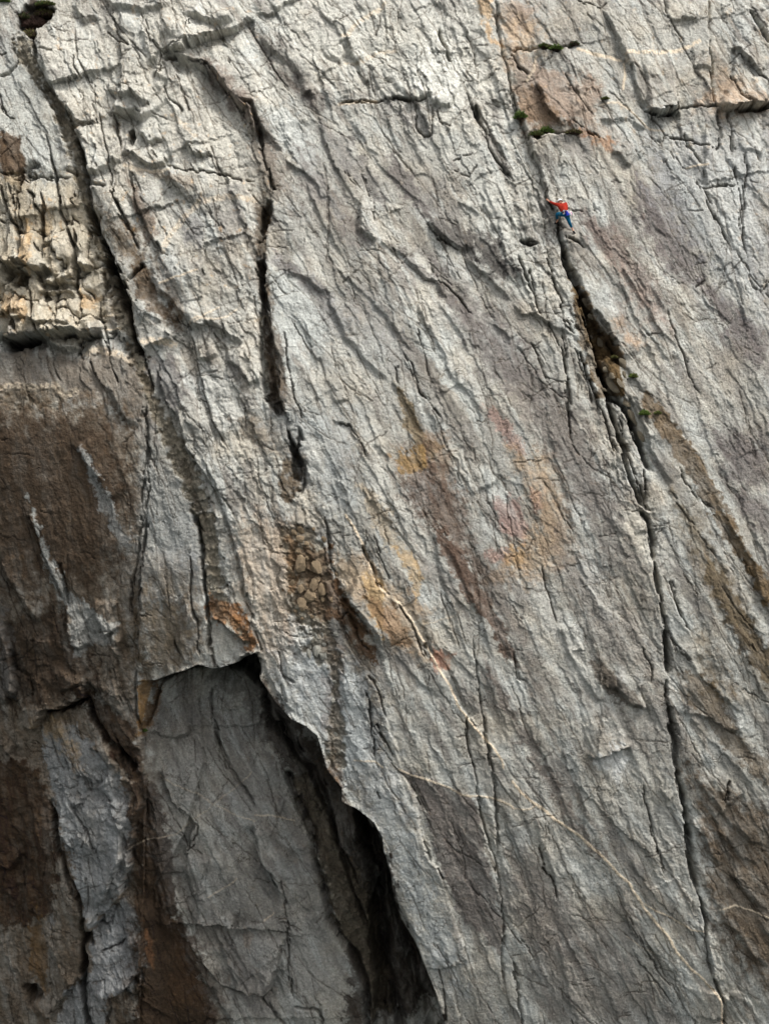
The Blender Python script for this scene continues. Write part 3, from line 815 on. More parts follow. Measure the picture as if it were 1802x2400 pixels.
rough = np.clip(.75 * M['rough_tl'] + .35 * M['rough_tr'] + M['rough_cr'] + .8 * M['rough_tm'] + .8 * M['rough_mid'] + M['rough_bl'], 0, 1)
gravel = np.zeros(PX.shape, f32)
for h, p in parse(GRAVEL):
    idx, d = in_poly(QX, QY, p, 16)
    gravel[idx] = np.maximum(gravel[idx], sst(-4, 6, d + 12 * gnoise(PX[idx] / 18, PY[idx] / 18) + 5 * gnoise(PX[idx] / 6, PY[idx] / 6)) * float(h[0]))
print('masks', time.time() - T0)

# ---- relief P (metres towards the camera)
P = np.zeros(PX.shape, f32); crack_dark = np.zeros(PX.shape, f32)
amp = .75 + .5 * gnoise(PX / 60 + 3, PY / 60)
def carve(h, pts, boost=1.0):
    kind = h[0]; v = [float(a) for a in h[1:]]
    if kind == 'K':
        hw, dp = v; dp *= min(1, boost * 1.2); hw = max(hw * .8, 1.05)
        idx, d, s, t = seg_dist(QX, QY, pts, hw * 3 + 8)
        if d is None or d.size == 0: return
        tap = sst(0, .07, t) * sst(1, .93, t)
        w = hw * (.55 + .5 * tap) * (.6 + .6 * amp[idx])
        if hw < 2.4: crack_dark[idx] = np.maximum(crack_dark[idx], .62 * np.exp(-(d / 1.5) ** 2) * tap)
        P[idx] -= dp * 1.15 * (.25 + .75 * tap) * np.exp(-(d / w) ** 2) * np.clip(.3 + amp[idx], .3, 1.3)
    else:
        hh, tw, wlo, whi, side = v; hh *= boost
        idx, d, s, t = seg_dist(QX, QY, pts, 3.2 * max(wlo, whi))
        if d is None or d.size == 0: return
        s = s * side; ends = sst(0, .12, t) * sst(1, .88, t); tw = tw * .8
        a = hh * np.clip(amp[idx], .55, 1.25) * ends
        hi_ = .62 * np.exp(-d / whi); lo_ = -.38 * np.exp(-np.maximum(d - tw, 0) / (wlo * .7))
        lo_ = np.where(d < tw, .62 - d / tw, lo_)
        P[idx] += a * np.where(s > 0, lo_, hi_)
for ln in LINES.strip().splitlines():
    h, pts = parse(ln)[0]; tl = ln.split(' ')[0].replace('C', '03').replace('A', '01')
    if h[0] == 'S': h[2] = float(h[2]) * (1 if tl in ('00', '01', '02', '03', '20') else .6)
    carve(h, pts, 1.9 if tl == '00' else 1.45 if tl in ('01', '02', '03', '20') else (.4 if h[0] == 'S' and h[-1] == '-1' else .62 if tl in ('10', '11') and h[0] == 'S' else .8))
print('lines', time.time() - T0)

# ---- flow-banded relief: four directions, blended by where the strata run that way
ctrl = [(0, 300, 74), (250, 900, 76), (330, 1400, 84), (150, 2000, 82), (550, 400, 66), (520, 1000, 70), (600, 1900, 60), (450, 1700, 62),
        (750, 150, 50), (850, 500, 57), (900, 900, 59), (800, 1300, 64), (950, 1700, 66), (1000, 2200, 66), (1150, 700, 58), (1100, 1300, 61),
        (1200, 1900, 58), (1350, 2200, 60), (1300, 900, 68), (1300, 150, 60), (1500, 200, 64), (1480, 700, 54), (1600, 1000, 56), (1450, 1500, 62),
        (1650, 1500, 60), (1700, 2000, 56), (1780, 500, 74), (1000, 200, 64), (1240, 560, 70), (700, 2200, 64), (1760, 100, 55), (640, 1300, 80)]
num = 0; den = 0
for cx, cy, a in ctrl:
    w = 1.0 / (((PX - cx) ** 2 + (PY - cy) ** 2) / 1e4 + 1) ** 2
    num = num + w * a; den = den + w
phi = num / den + 5 * gnoise(PX / 140, PY / 140)
flow = 0; flowc = 0; fineflow = 0; wsum = 0
for deg in (48, 56, 64, 72, 82):
    w = np.maximum(0, 1 - np.abs(phi - deg) / 9.0).astype(f32) if deg not in (48, 82) else \
        (np.clip(1 - (phi - 48) / 9.0, 0, 1) if deg == 48 else np.clip(1 - (82 - phi) / 10.0, 0, 1)).astype(f32)
    u, v = rot(PX, PY, deg)
    u = u + 14 * gnoise(PX / 50, PY / 50); v = v + 7 * gnoise(PX / 42 + 8, PY / 42)
    a = fbm(u / 420 + deg, v / 62, 3, .55, True)
    b = fbm(u / 120 + deg, v / 19, 3, .6)
    c = .75 * gnoise(u / 46, v / 6.5 + deg) + .6 * gnoise(u / 26 + 7, v / 3.3 + deg)
    d_ = fbm(u / 300, v / 30 + deg * 3, 4, .6)
    flow = flow + w * (a * .055 + b * .020); fineflow = fineflow + w * c; flowc = flowc + w * d_; wsum = wsum + w
flow /= wsum; fineflow /= wsum; flowc /= wsum
calm = 1 - .45 * M['smooth_wall'] - .3 * M['cave']
lump = .15 + .6 * sst(-.25, .45, fbm(PX / 170 + 21, PY / 170 + 8, 2, .5))
P += flow * calm * (1 - .5 * M['blocks']) * lump
P += fineflow * .014 * (.6 + .6 * gnoise(PX / 90, PY / 90 + 40))
rr = random.Random(5)
def look(A, x, y):
    return float(A[int(np.clip(np.searchsorted(gy, y), 0, NY - 1)), int(np.clip(np.searchsorted(gx, x), 0, NX - 1))])
def minor(n, kind, ln, dang, fn, keep, curl=0):
    for _ in range(n):
        x = rr.uniform(-150, 1950); y = rr.uniform(-150, 2550)
        ro = look(rough, x, y)
        if look(M['blocks'], x, y) > .5 or look(gravel, x, y) > .5 or rr.random() > keep(ro, look(M['smooth_wall'], x, y)): continue
        a = look(phi, x, y) + rr.gauss(dang[0], dang[1]); L_ = rr.uniform(*ln); L_ = L_ * (1 - .35 * ro) if dang[0] == 0 else L_
        pts = [(x, y)]; st = L_ / 6; bend = rr.gauss(0, 2.5)
        for q in range(6):
            a += rr.gauss(0, 3.5) + bend + (curl * 3.2 * max(0, q - 3) ** 1.5 if curl else 0)
            x += st * math.cos(R(a)); y += st * math.sin(R(a)); pts.append((x, y))
        carve(fn(ro), np.array(pts, f32))
minor(300, 'S', (60, 330), (0, 6), lambda ro: ('S', rr.uniform(.04, .17) + .05 * ro, rr.uniform(2, 7), rr.uniform(10, 34), rr.uniform(25, 80), 1 if rr.random() < .8 else -1), lambda ro, w: .9 - .6 * w, 1)
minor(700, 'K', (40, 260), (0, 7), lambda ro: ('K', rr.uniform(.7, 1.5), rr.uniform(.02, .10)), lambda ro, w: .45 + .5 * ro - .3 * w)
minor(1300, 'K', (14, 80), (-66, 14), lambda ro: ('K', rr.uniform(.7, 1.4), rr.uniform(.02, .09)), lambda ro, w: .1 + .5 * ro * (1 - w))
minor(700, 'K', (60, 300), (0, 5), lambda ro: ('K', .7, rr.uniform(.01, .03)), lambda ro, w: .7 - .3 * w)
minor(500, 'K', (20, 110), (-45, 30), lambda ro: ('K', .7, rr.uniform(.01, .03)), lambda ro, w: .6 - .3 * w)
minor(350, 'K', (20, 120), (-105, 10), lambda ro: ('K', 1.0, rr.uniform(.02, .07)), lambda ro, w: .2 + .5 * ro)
minor(120, 'S', (25, 90), (-66, 16), lambda ro: ('S', rr.uniform(.08, .3), rr.uniform(4, 12), 20, 40, 1), lambda ro, w: .1 + .9 * ro)
print('flow', time.time() - T0)

# ---- facets and joint blocks
u, v = rot(QX + 6 * gnoise(PX / 20, PY / 20), QY + 6 * gnoise(PX / 20 + 5, PY / 20), 66)
fb = 1 - .75 * M['blocks']
P += fb * facet(u / 210, v / 88, 1, 1.1, .3, 1, .5) * (.32 + .30 * rough)
P += fb * facet(QX / 96 + 3, (QY + .3 * QX) / 120, 17, 2.0, .22, 1, .5) * .42 * M['rough_tl']
P += fb * facet(QX / 150 + 3, (QY + .2 * QX) / 190, 18, 1.3, .2, 1, .5) * .32 * np.clip(M['rough_tr'] + M['rough_tm'], 0, 1)
P += fb * facet(u / 74, v / 34, 2, 1.0, .4, -1, .4) * (.05 + .17 * rough)
u2, v2 = rot(QX, QY, 74)
P += fb * facet(u2 / 30, v2 / 15, 5, 1.0, .4, 1, .4) * (.018 + .07 * rough)
P += facet(QX / 13, QY / 12, 9, 1.0, .4, -1, .4) * (.008 + .025 * rough)
# slight steps between plates that overlap like scales down the slab
calmz = .30 + .85 * sst(-.18, .30, fbm(u / 260 + 31, v / 75 + 5, 3, .5)); calmz = calmz * (1 - .5 * M['rough_tl']) * (1 - .45 * M['rough_tr'])
for su, sv, sd, am in ((64, 13, 21, .050), (30, 6.5, 22, .026), (130, 24, 23, .085)):
    _, _, a_, b_, I_ = cells(u / su + .25 * gnoise(PX / 40, PY / 40 + sd), v / sv + .35 * gnoise(PX / 37 + sd, PY / 37), sd)
    P += .85 * calmz * fb * am * ((RT[5].ravel()[I_] - .5) * (.5 + RT[6].ravel()[I_]) + b_ * .55 - a_ * .3) * (.75 + .4 * rough) * (1 - .4 * M['smooth_wall'])
F1, F2, DU, DV, ID = cells(u / 190 + 3 + .2 * gnoise(PX / 60, PY / 60), v / 44, 4)
lab = RT[5].ravel()[ID]
P += (DV * .10 + (lab - .5) * .11) * (.4 + .5 * rough) * (1 - M['blocks']) * (1 - .55 * M['smooth_wall'])
jo = np.exp(-((F2 - F1) / .05) ** 2) * sst(-.05, .25, gnoise(PX / 70 + 30, PY / 70))
P -= jo * (.01 + .08 * rough)
u3, v3 = rot(QX, QY, 8)
F1, F2, DU, DV, ID3 = cells(u3 / 62 + 3, v3 / 84, 7)
jo = np.exp(-((F2 - F1) / .045) ** 2) * sst(0, .3, gnoise(PX / 50 + 80, PY / 50))
P -= jo * (.0 + .05 * rough)
F1, F2, DU, DV, ID4 = cells(u / 30 + 3, v / 20, 12)
P -= np.exp(-((F2 - F1) / .09) ** 2) * sst(.02, .3, gnoise(PX / 30 + 80, PY / 30)) * (.0 + .04 * rough)
# big joint blocks of the overhang on the left, each an object later on
ub, vb = QX + (QY - 600) * .10 + 22 * gnoise(PX / 80, PY / 80), QY + 9 * gnoise(PX / 26, PY / 26 + 7) + 40 * gnoise(PX / 90 + 4, PY / 140)
vb = np.where(vb < 640, 640 + (vb - 640) * .6, vb)
B1, B2, BU, BV, BID = cells(ub / 74 + .12 * gnoise(PX / 18, PY / 18), vb / 70, 3, .95)
bl = M['blocks']
rb = RT[6].ravel()[BID]; rb2 = RT[7].ravel()[BID]
P += bl * ((rb - .35) * .5 + BU * (rb2 - .5) * .5 + np.where(BV > .12, -(BV - .12) * 1.0, BV * .15) - .55 * np.exp(-((B2 - B1) / .045) ** 2) * sst(-.45, .2, gnoise(PX / 34 + 9, PY / 34)))
C1, C2, CU, CV, CID = cells(ub / 22 + 3, vb / 26, 6, .8)
P += bl * facet(QX / 60, (QY + .2 * QX) / 74, 25, 2.2, .25, -1, .5) * .42
P += bl * (CV * -.05 + (RT[6].ravel()[CID] - .5) * .10)
# conglomerate: packed pebbles in the fault bands
G1, G2, _, _, GI = cells(QX / 15, QY / 15, 8)
H1, H2, _, _, HI = cells(QX / 6.5, QY / 6.5, 10)
peb = np.sqrt(np.clip(1 - (G1 / .62) ** 2, 0, 1)) * (.4 + RT[6].ravel()[GI])
peb2 = np.sqrt(np.clip(1 - (H1 / .62) ** 2, 0, 1))
P += gravel * (-.22 + peb * .13 * sst(-.1, .4, gnoise(PX / 24, PY / 24)) + peb2 * .05 + fbm(PX / 26, PY / 26, 4, .65) * .22)
# grain
P += fbm(PX / 9, PY / 9, 2, .7) * (.020 + .030 * rough) + .012 * gnoise(PX / 3.1, PY / 3.1)
P += fbm(PX / 46 + 4, PY / 46, 3, .55) * (.07 + .12 * rough) * calm
print('relief', time.time() - T0)
for h, pts in parse(PITS):
    idx, d = in_poly(QX, QY, pts, float(h[1]))
    if d is not None: P[idx] += sst(0, 6, d) * (facet(QX[idx] / 17, (QY[idx] + .4 * QX[idx]) / 24, 29, 2.0, .3, -1, .6) * .42)
    if d is not None: P[idx] -= float(h[0]) * sst(-float(h[1]) * .4, float(h[1]) * 1.3, d)
P += facet((QX + .35 * QY) / 120, QY / 170, 27, 1.8, .2, 1, .4) * .42 * M['cave']
# inner chimney: gravel rib proud of two black slots
for pts, w_, dpt in ((conv('13', '215,40 240,120 300,250 370,400 385,560 440,760 480,960 555,1090 660,1230 715,1400 725,1600 735,1800'), 7, 1.1),
                   (conv('13', '700,500 760,700 785,960 815,1100 840,1300 890,1500 930,1700'), 12, 2.0),
                   (conv('13', '830,600 850,800 890,1000 950,1150 1010,1300 1080,1500 1130,1700'), 9, .9),
                   (conv('12', '20,960 0,1050 40,1250 80,1370 200,1500 280,1590'), 6, .8),
                   (conv('01', '0,565 80,575 170,560 250,560'), 12, 1.1)):
    idx, d, s, t = seg_dist(QX, QY, pts, w_ * 4)
    if d is not None: P[idx] -= dpt * np.exp(-(d / w_) ** 2) * np.clip(amp[idx] + .2, .5, 1.2)
# quartz veins
vein = np.zeros(PX.shape, f32); vmain = vein.copy()
veinid = np.full(PX.shape, -1, np.int32)
VL = parse(VEINS)
for n_, (h, pts) in enumerate(VL):
    w_, op = float(h[0]), float(h[1])
    idx, d, s, t = seg_dist(PX + .45 * wx, PY + .45 * wy, pts, w_ * 4 + 6)
    if d is None: continue
    nz = gnoise(PX[idx] / 8, PY[idx] / 8)
    m = sst(1.35, .6, d / (w_ * .95 * (1 + .3 * nz))) * op * (sst(-.5, -.1, nz) if w_ > 4.9 else 1)
    vein[idx] = np.maximum(vein[idx], m)
    if w_ < 3.9: P[idx] += .025 * m
    veinid[idx] = np.where((d < w_ * 1.0) & (w_ > 2.5), n_, veinid[idx])
D = D - P
print('veins', time.time() - T0)

# ------------------------------------------------------------------ colour of the rock
def lin(c):
    c = np.array(c, f32) / 255.0
    return np.where(c <= .04045, c / 12.92, ((c + .055) / 1.055) ** 2.4).astype(f32)
ALB = .98
base = np.empty(PX.shape + (3,), f32)
t1 = .5 + .5 * np.clip(fbm(PX / 200, PY / 200, 4, .55) * 1.6, -1, 1)
g1, g2, g3 = lin((164, 162, 154)), lin((120, 115, 109)), lin((182, 184, 179))
base[:] = g1
t2 = sst(.03, .24, flowc + .4 * gnoise(PX / 160, PY / 160))
t3 = sst(0, .25, -flowc + .35 * gnoise(PX / 120 + 70, PY / 120))
base = base * (1 - t2[..., None] * .65) + g2 * (t2[..., None] * .65)
base = base * (1 - t3[..., None] * .6) + g3 * (t3[..., None] * .6)
warmn = np.clip(1.4 * fbm(PX / 110 + 30, PY / 110, 4, .65) + .25, 0, 1.2)[..., None]
base = base * (1 - .55 * warmn) + lin((178, 168, 150)) * (.55 * warmn)
ub_, vb_ = rot(PX, PY, 62); ub_ = ub_ + 30 * gnoise(PX / 120, PY / 120); vb_ = vb_ + 22 * gnoise(PX / 150 + 4, PY / 150)
band = fbm(ub_ / 620 + 5, vb_ / 58 + 3, 4, .62)
base *= (1 + .62 * np.clip(band, -.6, .45) * (1 - .5 * M['rough_tl']) * (1 - .4 * M['rough_tr']))[..., None]
# outlines of colour are pulled out along the strata
ca, sa = np.cos(np.radians(phi)), np.sin(np.radians(phi))
str_ = fineflow * 9 + flowc * 30
jx = (str_ * ca + 16 * fbm(PX / 44, PY / 44 + 9, 3, .6)).astype(f32); jy = (str_ * sa + 16 * fbm(PX / 44 + 60, PY / 44, 3, .6)).astype(f32)
brk = fbm(PX / 24 + 5, PY / 24, 5, .72)
for h, pts in parse(COLS):  # the last area darkens the recess wall: shade put into the colour
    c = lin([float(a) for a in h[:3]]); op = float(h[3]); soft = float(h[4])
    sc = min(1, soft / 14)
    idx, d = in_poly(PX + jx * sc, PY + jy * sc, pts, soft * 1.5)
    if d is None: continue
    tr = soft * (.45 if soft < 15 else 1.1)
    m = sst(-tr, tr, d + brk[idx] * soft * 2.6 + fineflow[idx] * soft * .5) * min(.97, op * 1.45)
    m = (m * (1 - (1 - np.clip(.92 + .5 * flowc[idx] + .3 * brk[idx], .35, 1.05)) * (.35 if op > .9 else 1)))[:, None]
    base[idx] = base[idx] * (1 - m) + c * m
# lichen and dark speckle
sp = gnoise(PX / 4.2, PY / 4.2) + .7 * gnoise(PX / 2.3 + 9, PY / 2.3)
spm = sst(.0, .35, fbm(PX / 120 + 44, PY / 120 + 3, 3, .5) + .25 * M['rough_tr'] * 0)
right = mask(PX, PY, [conv('F', '1270,380 1400,420 1661,700 1661,1180 1560,1060 1440,860 1330,640')], 50)
dark = sst(.15, .75, sp) * np.clip(spm * .45 + right * .8, 0, .85)
base *= (1 - .55 * dark)[..., None]
og = (sst(.34, .5, fbm(PX / 22 + 7, PY / 22 + 33, 3, .65)) * np.clip(.06 + .3 * M['rough_tl'] + .35 * M['blocks'] + .15 * M['rough_tr'], 0, .5))[..., None]
base = base * (1 - og) + lin((188, 148, 96)) * og
gm = gravel[..., None]
pcol = RT[5].ravel()[GI][..., None]
base = base * (1 - .75 * gm) + (.75 * gm) * (lin((126, 116, 98)) * .9 * (1 - pcol * .35) * (.45 + .55 * base / .3))
vm = vein[..., None]
wq = np.clip(.92 + .25 * brk, .7, 1)[..., None]
base = base * (1 - vm * wq) + lin((220, 202, 176)) * vm * wq
base *= (1 + .14 * gnoise(PX / 5, PY / 5) + .16 * gnoise(PX / 2.9, PY / 2.9) + .24 * fineflow)[..., None]
base = base * (1 - crack_dark[..., None] * np.array([.86, .9, .94], f32))  # colour darkened along the thin cracks
base = np.clip(base * ALB, .012, .8)
print('colour', time.time() - T0)

# ------------------------------------------------------------------ the cliff, cut into the pieces one can tell apart
REG = [
 ('upper_right_wall', '1060,-400 3000,-400 3000,560 1661,560 1480,300 1250,285 1135,290 1110,230 1085,100'),
 ('right_slab', '1135,290 1250,285 1480,300 1661,560 3000,560 3000,1560 1661,1560 1560,1380 1440,1210 1410,1080 1340,880 1250,620 1215,480 1160,370'),
 ('lower_right_wall', '1440,1210 1560,1380 1661,1560 3000,1560 3000,3000 1560,3000 1520,2212 1510,2060 1480,1780 1455,1500 1432,1300'),
 ('broken_rib', '1000,190 1110,230 1160,370 1215,480 1250,620 1340,880 1300,830 1240,740 1200,720 1140,690 1090,600 1130,500 1060,330'),
 ('crown_wall', '560,-400 1060,-400 1085,100 1110,230 1000,190 960,240 700,225 640,230 600,170 520,60 560,40'),
 ('corner_face', '-900,-400 560,-400 560,40 500,80 370,130 300,-20 60,100 20,80 -900,60'),
 ('pale_buttress', '60,100 300,-20 370,130 500,80 540,200 610,330 580,470 570,700 560,820 640,960 700,1100 620,1100 520,900 430,860 320,700 260,560 200,420 150,300 85,160'),
 ('left_pillar', '-900,60 20,80 85,190 130,280 165,380 160,420 -900,420'),
 ('overhang_wall', '-900,400 165,385 215,480 245,600 300,700 330,780 200,800 -900,790'),
 ('brown_wall', '-900,790 200,800 320,790 345,960 330,1200 325,1400 325,1590 250,1480 190,1490 100,1530 -900,1560'),
 ('fluted_pillar', '320,790 345,900 400,980 440,1100 450,1260 445,1440 380,1470 322,1480 322,1300 335,1000'),
 ('lower_left_wall', '-900,1560 100,1530 190,1490 250,1480 325,1590 330,1700 290,1950 330,2050 330,2400 330,3000 -900,3000'),
]
regm = np.zeros(PX.shape, np.int16)          # 0 = main slab
names = ['main_slab']
for nm, s in REG:
    names.append(nm)
    idx, d = in_poly(QX, QY, conv('F', s), 1)
    regm[idx] = np.where((d > 0), len(names) - 1, regm[idx])
names.append('recess_wall'); idx, d = in_poly(QX, QY, POLY['cave'][0], 1); regm[idx] = np.where(d > 0, len(names) - 1, regm[idx])
names.append('conglomerate_band'); GB = len(names) - 1; regm[gravel > .6] = GB
names.append('quartz_vein'); VB = len(names) - 1
regf = regm.astype(np.int32) * 100000
regf = np.where(veinid >= 0, VB * 100000 + veinid, regf)
bsel = (M['blocks'] > .6) & (gravel < .3); regf = np.where(bsel, 50 * 100000 + BID, regf)
# gravel bands: one piece for each band
bands = [p for h, p in parse(GRAVEL)]
gsel = regm == GB
bid = np.zeros(PX.shape, np.int32); bb = np.full(PX.shape, 1e9)
for i, p in enumerate(bands):
    c = p.mean(0); dd = np.hypot(PX - c[0], (PY - c[1]) * .6); n = dd < bb; bb = np.where(n, dd, bb); bid = np.where(n, i, bid)
regf = np.where(gsel & (veinid < 0), GB * 100000 + bid, regf)

XW = WX.ravel().astype(f32); ZW = WZ.ravel().astype(f32); YW = D.ravel().astype(f32)
CO = np.stack([XW, YW, ZW], 1); COLR = np.concatenate([base.reshape(-1, 3), np.ones((base.size // 3, 1), f32)], 1)
GV = gravel.ravel()
ii = np.arange(NX * NY, dtype=np.int32).reshape(NY, NX)
quads = np.stack([ii[:-1, :-1], ii[1:, :-1], ii[1:, 1:], ii[:-1, 1:]], -1).reshape(-1, 4)   # faces the camera
qreg = regf[:-1, :-1].ravel()

def rock_material():
    m = bpy.data.materials.new('rock'); m.use_nodes = True; nt = m.node_tree; N = nt.nodes; L = nt.links; N.clear()
    out = N.new('ShaderNodeOutputMaterial'); bs = N.new('ShaderNodeBsdfPrincipled'); L.new(bs.outputs[0], out.inputs[0])
    bs.inputs['Roughness'].default_value = .86
    bs.inputs['Specular IOR Level'].default_value = .25
    at = N.new('ShaderNodeAttribute'); at.attribute_name = 'stone'
    tc = N.new('ShaderNodeTexCoord')
    mp = N.new('ShaderNodeMapping'); mp.inputs['Scale'].default_value = (1, .3, 1); L.new(tc.outputs['Object'], mp.inputs[0])
    n1 = N.new('ShaderNodeTexNoise'); n1.inputs['Scale'].default_value = 9; n1.inputs['Detail'].default_value = 8; n1.inputs['Roughness'].default_value = .72
    L.new(mp.outputs[0], n1.inputs[0])
    # hairline joints: cell edges in warped space, mostly running with the strata
    mr = N.new('ShaderNodeMapping'); mr.inputs['Rotation'].default_value = (0, R(-26), 0); mr.inputs['Scale'].default_value = (1.5, .3, .55)
    nw = N.new('ShaderNodeTexNoise'); nw.inputs['Scale'].default_value = 1.1; nw.inputs['Detail'].default_value = 4
    L.new(tc.outputs['Object'], nw.inputs[0])
    mx = N.new('ShaderNodeMixRGB'); mx.blend_type = 'ADD'; mx.inputs[0].default_value = .9
    L.new(tc.outputs['Object'], mx.inputs[1]); L.new(nw.outputs['Color'], mx.inputs[2]); L.new(mx.outputs[0], mr.inputs[0])
    hair = []
    for sc, th in ((1.1, .010), (3.4, .022)):
        vo = N.new('ShaderNodeTexVoronoi'); vo.feature = 'DISTANCE_TO_EDGE'; vo.inputs['Scale'].default_value = sc
        L.new(mr.outputs[0], vo.inputs['Vector'])
        r = N.new('ShaderNodeMapRange'); r.inputs['From Min'].default_value = 0; r.inputs['From Max'].default_value = th
        r.inputs['To Min'].default_value = 1; r.inputs['To Max'].default_value = 0; L.new(vo.outputs['Distance'], r.inputs['Value'])
        hair.append(r.outputs[0])
    mk = N.new('ShaderNodeTexNoise'); mk.inputs['Scale'].default_value = .8; mk.inputs['Detail'].default_value = 3; L.new(tc.outputs['Object'], mk.inputs[0])
    mkr = N.new('ShaderNodeMapRange'); mkr.inputs['From Min'].default_value = .45; mkr.inputs['From Max'].default_value = .6; L.new(mk.outputs['Fac'], mkr.inputs['Value'])
    ad = N.new('ShaderNodeMath'); ad.operation = 'MAXIMUM'; L.new(hair[0], ad.inputs[0]); L.new(hair[1], ad.inputs[1])
    hm = N.new('ShaderNodeMath'); hm.operation = 'MULTIPLY'; L.new(ad.outputs[0], hm.inputs[0]); L.new(mkr.outputs[0], hm.inputs[1])
    # grain in the colour
    gr = N.new('ShaderNodeMapRange'); gr.inputs['From Min'].default_value = .3; gr.inputs['From Max'].default_value = .7
    gr.inputs['To Min'].default_value = .70; gr.inputs['To Max'].default_value = 1.28; L.new(n1.outputs['Fac'], gr.inputs['Value'])
    mul = N.new('ShaderNodeMixRGB'); mul.blend_type = 'MULTIPLY'; mul.inputs[0].default_value = 1
    L.new(at.outputs['Color'], mul.inputs[1]); L.new(gr.outputs[0], mul.inputs[2])
    dm = N.new('ShaderNodeMixRGB'); dm.blend_type = 'MULTIPLY'; dm.inputs[2].default_value = (.38, .34, .30, 1)
    L.new(hm.outputs[0], dm.inputs[0]); L.new(mul.outputs[0], dm.inputs[1]); L.new(dm.outputs[0], bs.inputs['Base Color'])
    b1 = N.new('ShaderNodeBump'); b1.inputs['Strength'].default_value = 1; b1.inputs['Distance'].default_value = .10; L.new(n1.outputs['Fac'], b1.inputs['Height'])
    b2 = N.new('ShaderNodeBump'); b2.invert = True; b2.inputs['Strength'].default_value = .6; b2.inputs['Distance'].default_value = .05
    L.new(hm.outputs[0], b2.inputs['Height']); L.new(b1.outputs[0], b2.inputs['Normal']); L.new(b2.outputs[0], bs.inputs['Normal'])
    return m
ROCK = rock_material()
cliff = bpy.data.objects.new('cliff', None); scene.collection.objects.link(cliff)
cliff['kind'] = 'structure'
def tag(o, label=None, cat=None, group=None, kind=None):
    if label: o['label'] = label
    if cat: o['category'] = cat
    if group: o['group'] = group
    if kind: o['kind'] = kind
    return o
def mesh_from(name, verts, faces, mat, parent=None, cols=None):
    me = bpy.data.meshes.new(name); nv, nf = len(verts), len(faces)
    me.vertices.add(nv); me.vertices.foreach_set('co', np.ascontiguousarray(verts, f32).ravel())
    me.loops.add(nf * 4); me.loops.foreach_set('vertex_index', np.ascontiguousarray(faces, np.int32).ravel())
    me.polygons.add(nf); me.polygons.foreach_set('loop_start', np.arange(0, nf * 4, 4, dtype=np.int32))
    me.polygons.foreach_set('loop_total', np.full(nf, 4, np.int32))
    if cols is not None:
        a = me.attributes.new('stone', 'FLOAT_COLOR', 'POINT'); a.data.foreach_set('color', np.ascontiguousarray(cols, f32).ravel())
    me.update(calc_edges=True); me.materials.append(mat)
    o = bpy.data.objects.new(name, me); scene.collection.objects.link(o)
    if parent: o.parent = parent
    return o
order = np.argsort(qreg, kind='stable'); qs = qreg[order]
cuts = np.flatnonzero(np.diff(qs)) + 1
for grp in np.split(order, cuts):
    code = int(qreg[grp[0]]); r, sub = divmod(code, 100000)
    nm = 'rock_block' if r == 50 else names[r]
    q = quads[grp]; uq, inv = np.unique(q, return_inverse=True)
    o = mesh_from(nm, CO[uq], inv.reshape(q.shape), ROCK, cliff, COLR[uq])
PARTLAB = {'brown_wall': 'smooth wall stained dark brown by seepage', 'pale_buttress': 'cream grey fractured buttress', 'recess_wall': 'grey wall set back in shade under the roof',
           'broken_rib': 'pale splintered rib beside the long crack', 'left_pillar': 'pale pillar left of the fault', 'overhang_wall': 'tan wall of jointed overhanging blocks'}
for o in list(cliff.children):
    b = o.name.split('.')[0]
    if b in PARTLAB: o['label'] = PARTLAB[b]
print('cliff', NX, NY, len(quads), len(cliff.children), time.time() - T0)

# point on the rock where the photograph shows pixel (px, py)
def surf(px, py, out=0.0):
    d = 0.0
    for _ in range(12):
        X = 901 + (px - 901) * (CAMD + d) / CAMD; Y = 1200 + (py - 1200) * (CAMD + d) / CAMD
        i = int(np.clip(np.searchsorted(gx, X), 1, NX - 1)); j = int(np.clip(np.searchsorted(gy, Y), 1, NY - 1))
        d = .5 * d + .5 * float(D[j, i])
    return Vector(((X - 901) / PPM, d - out, (1200 - Y) / PPM))
# ------------------------------------------------------------------ loose and wedged stones that stand proud of the bands
def plainmat(name, col, rough=.8, spec=.3, var=.25, scale=30):
    m = bpy.data.materials.new(name); m.use_nodes = True; N = m.node_tree.nodes; L = m.node_tree.links; b = N['Principled BSDF']
    b.inputs['Roughness'].default_value = rough; b.inputs['Specular IOR Level'].default_value = spec
    t = N.new('ShaderNodeTexCoord'); n = N.new('ShaderNodeTexNoise'); n.inputs['Scale'].default_value = scale; n.inputs['Detail'].default_value = 4
    r = N.new('ShaderNodeMapRange'); r.inputs['From Min'].default_value = .3; r.inputs['From Max'].default_value = .7
    r.inputs['To Min'].default_value = 1 - var; r.inputs['To Max'].default_value = 1 + var
    x = N.new('ShaderNodeMixRGB'); x.blend_type = 'MULTIPLY'; x.inputs[0].default_value = 1
    c = lin(col); x.inputs[1].default_value = (float(c[0]), float(c[1]), float(c[2]), 1)
    L.new(t.outputs['Object'], n.inputs[0]); L.new(n.outputs['Fac'], r.inputs['Value']); L.new(r.outputs[0], x.inputs[2]); L.new(x.outputs[0], b.inputs['Base Color'])
    bp = N.new('ShaderNodeBump'); bp.inputs['Strength'].default_value = .4; bp.inputs['Distance'].default_value = .01
    L.new(n.outputs['Fac'], bp.inputs['Height']); L.new(bp.outputs[0], b.inputs['Normal'])
    return m
def near(px, py, r=6):
    """the rock nearest to the camera within r pixels: a place that touches without sinking in"""
    return min((surf(px + a, py + b).y for a in (-r, 0, r) for b in (-r, 0, r)))
rs2 = random.Random(3)
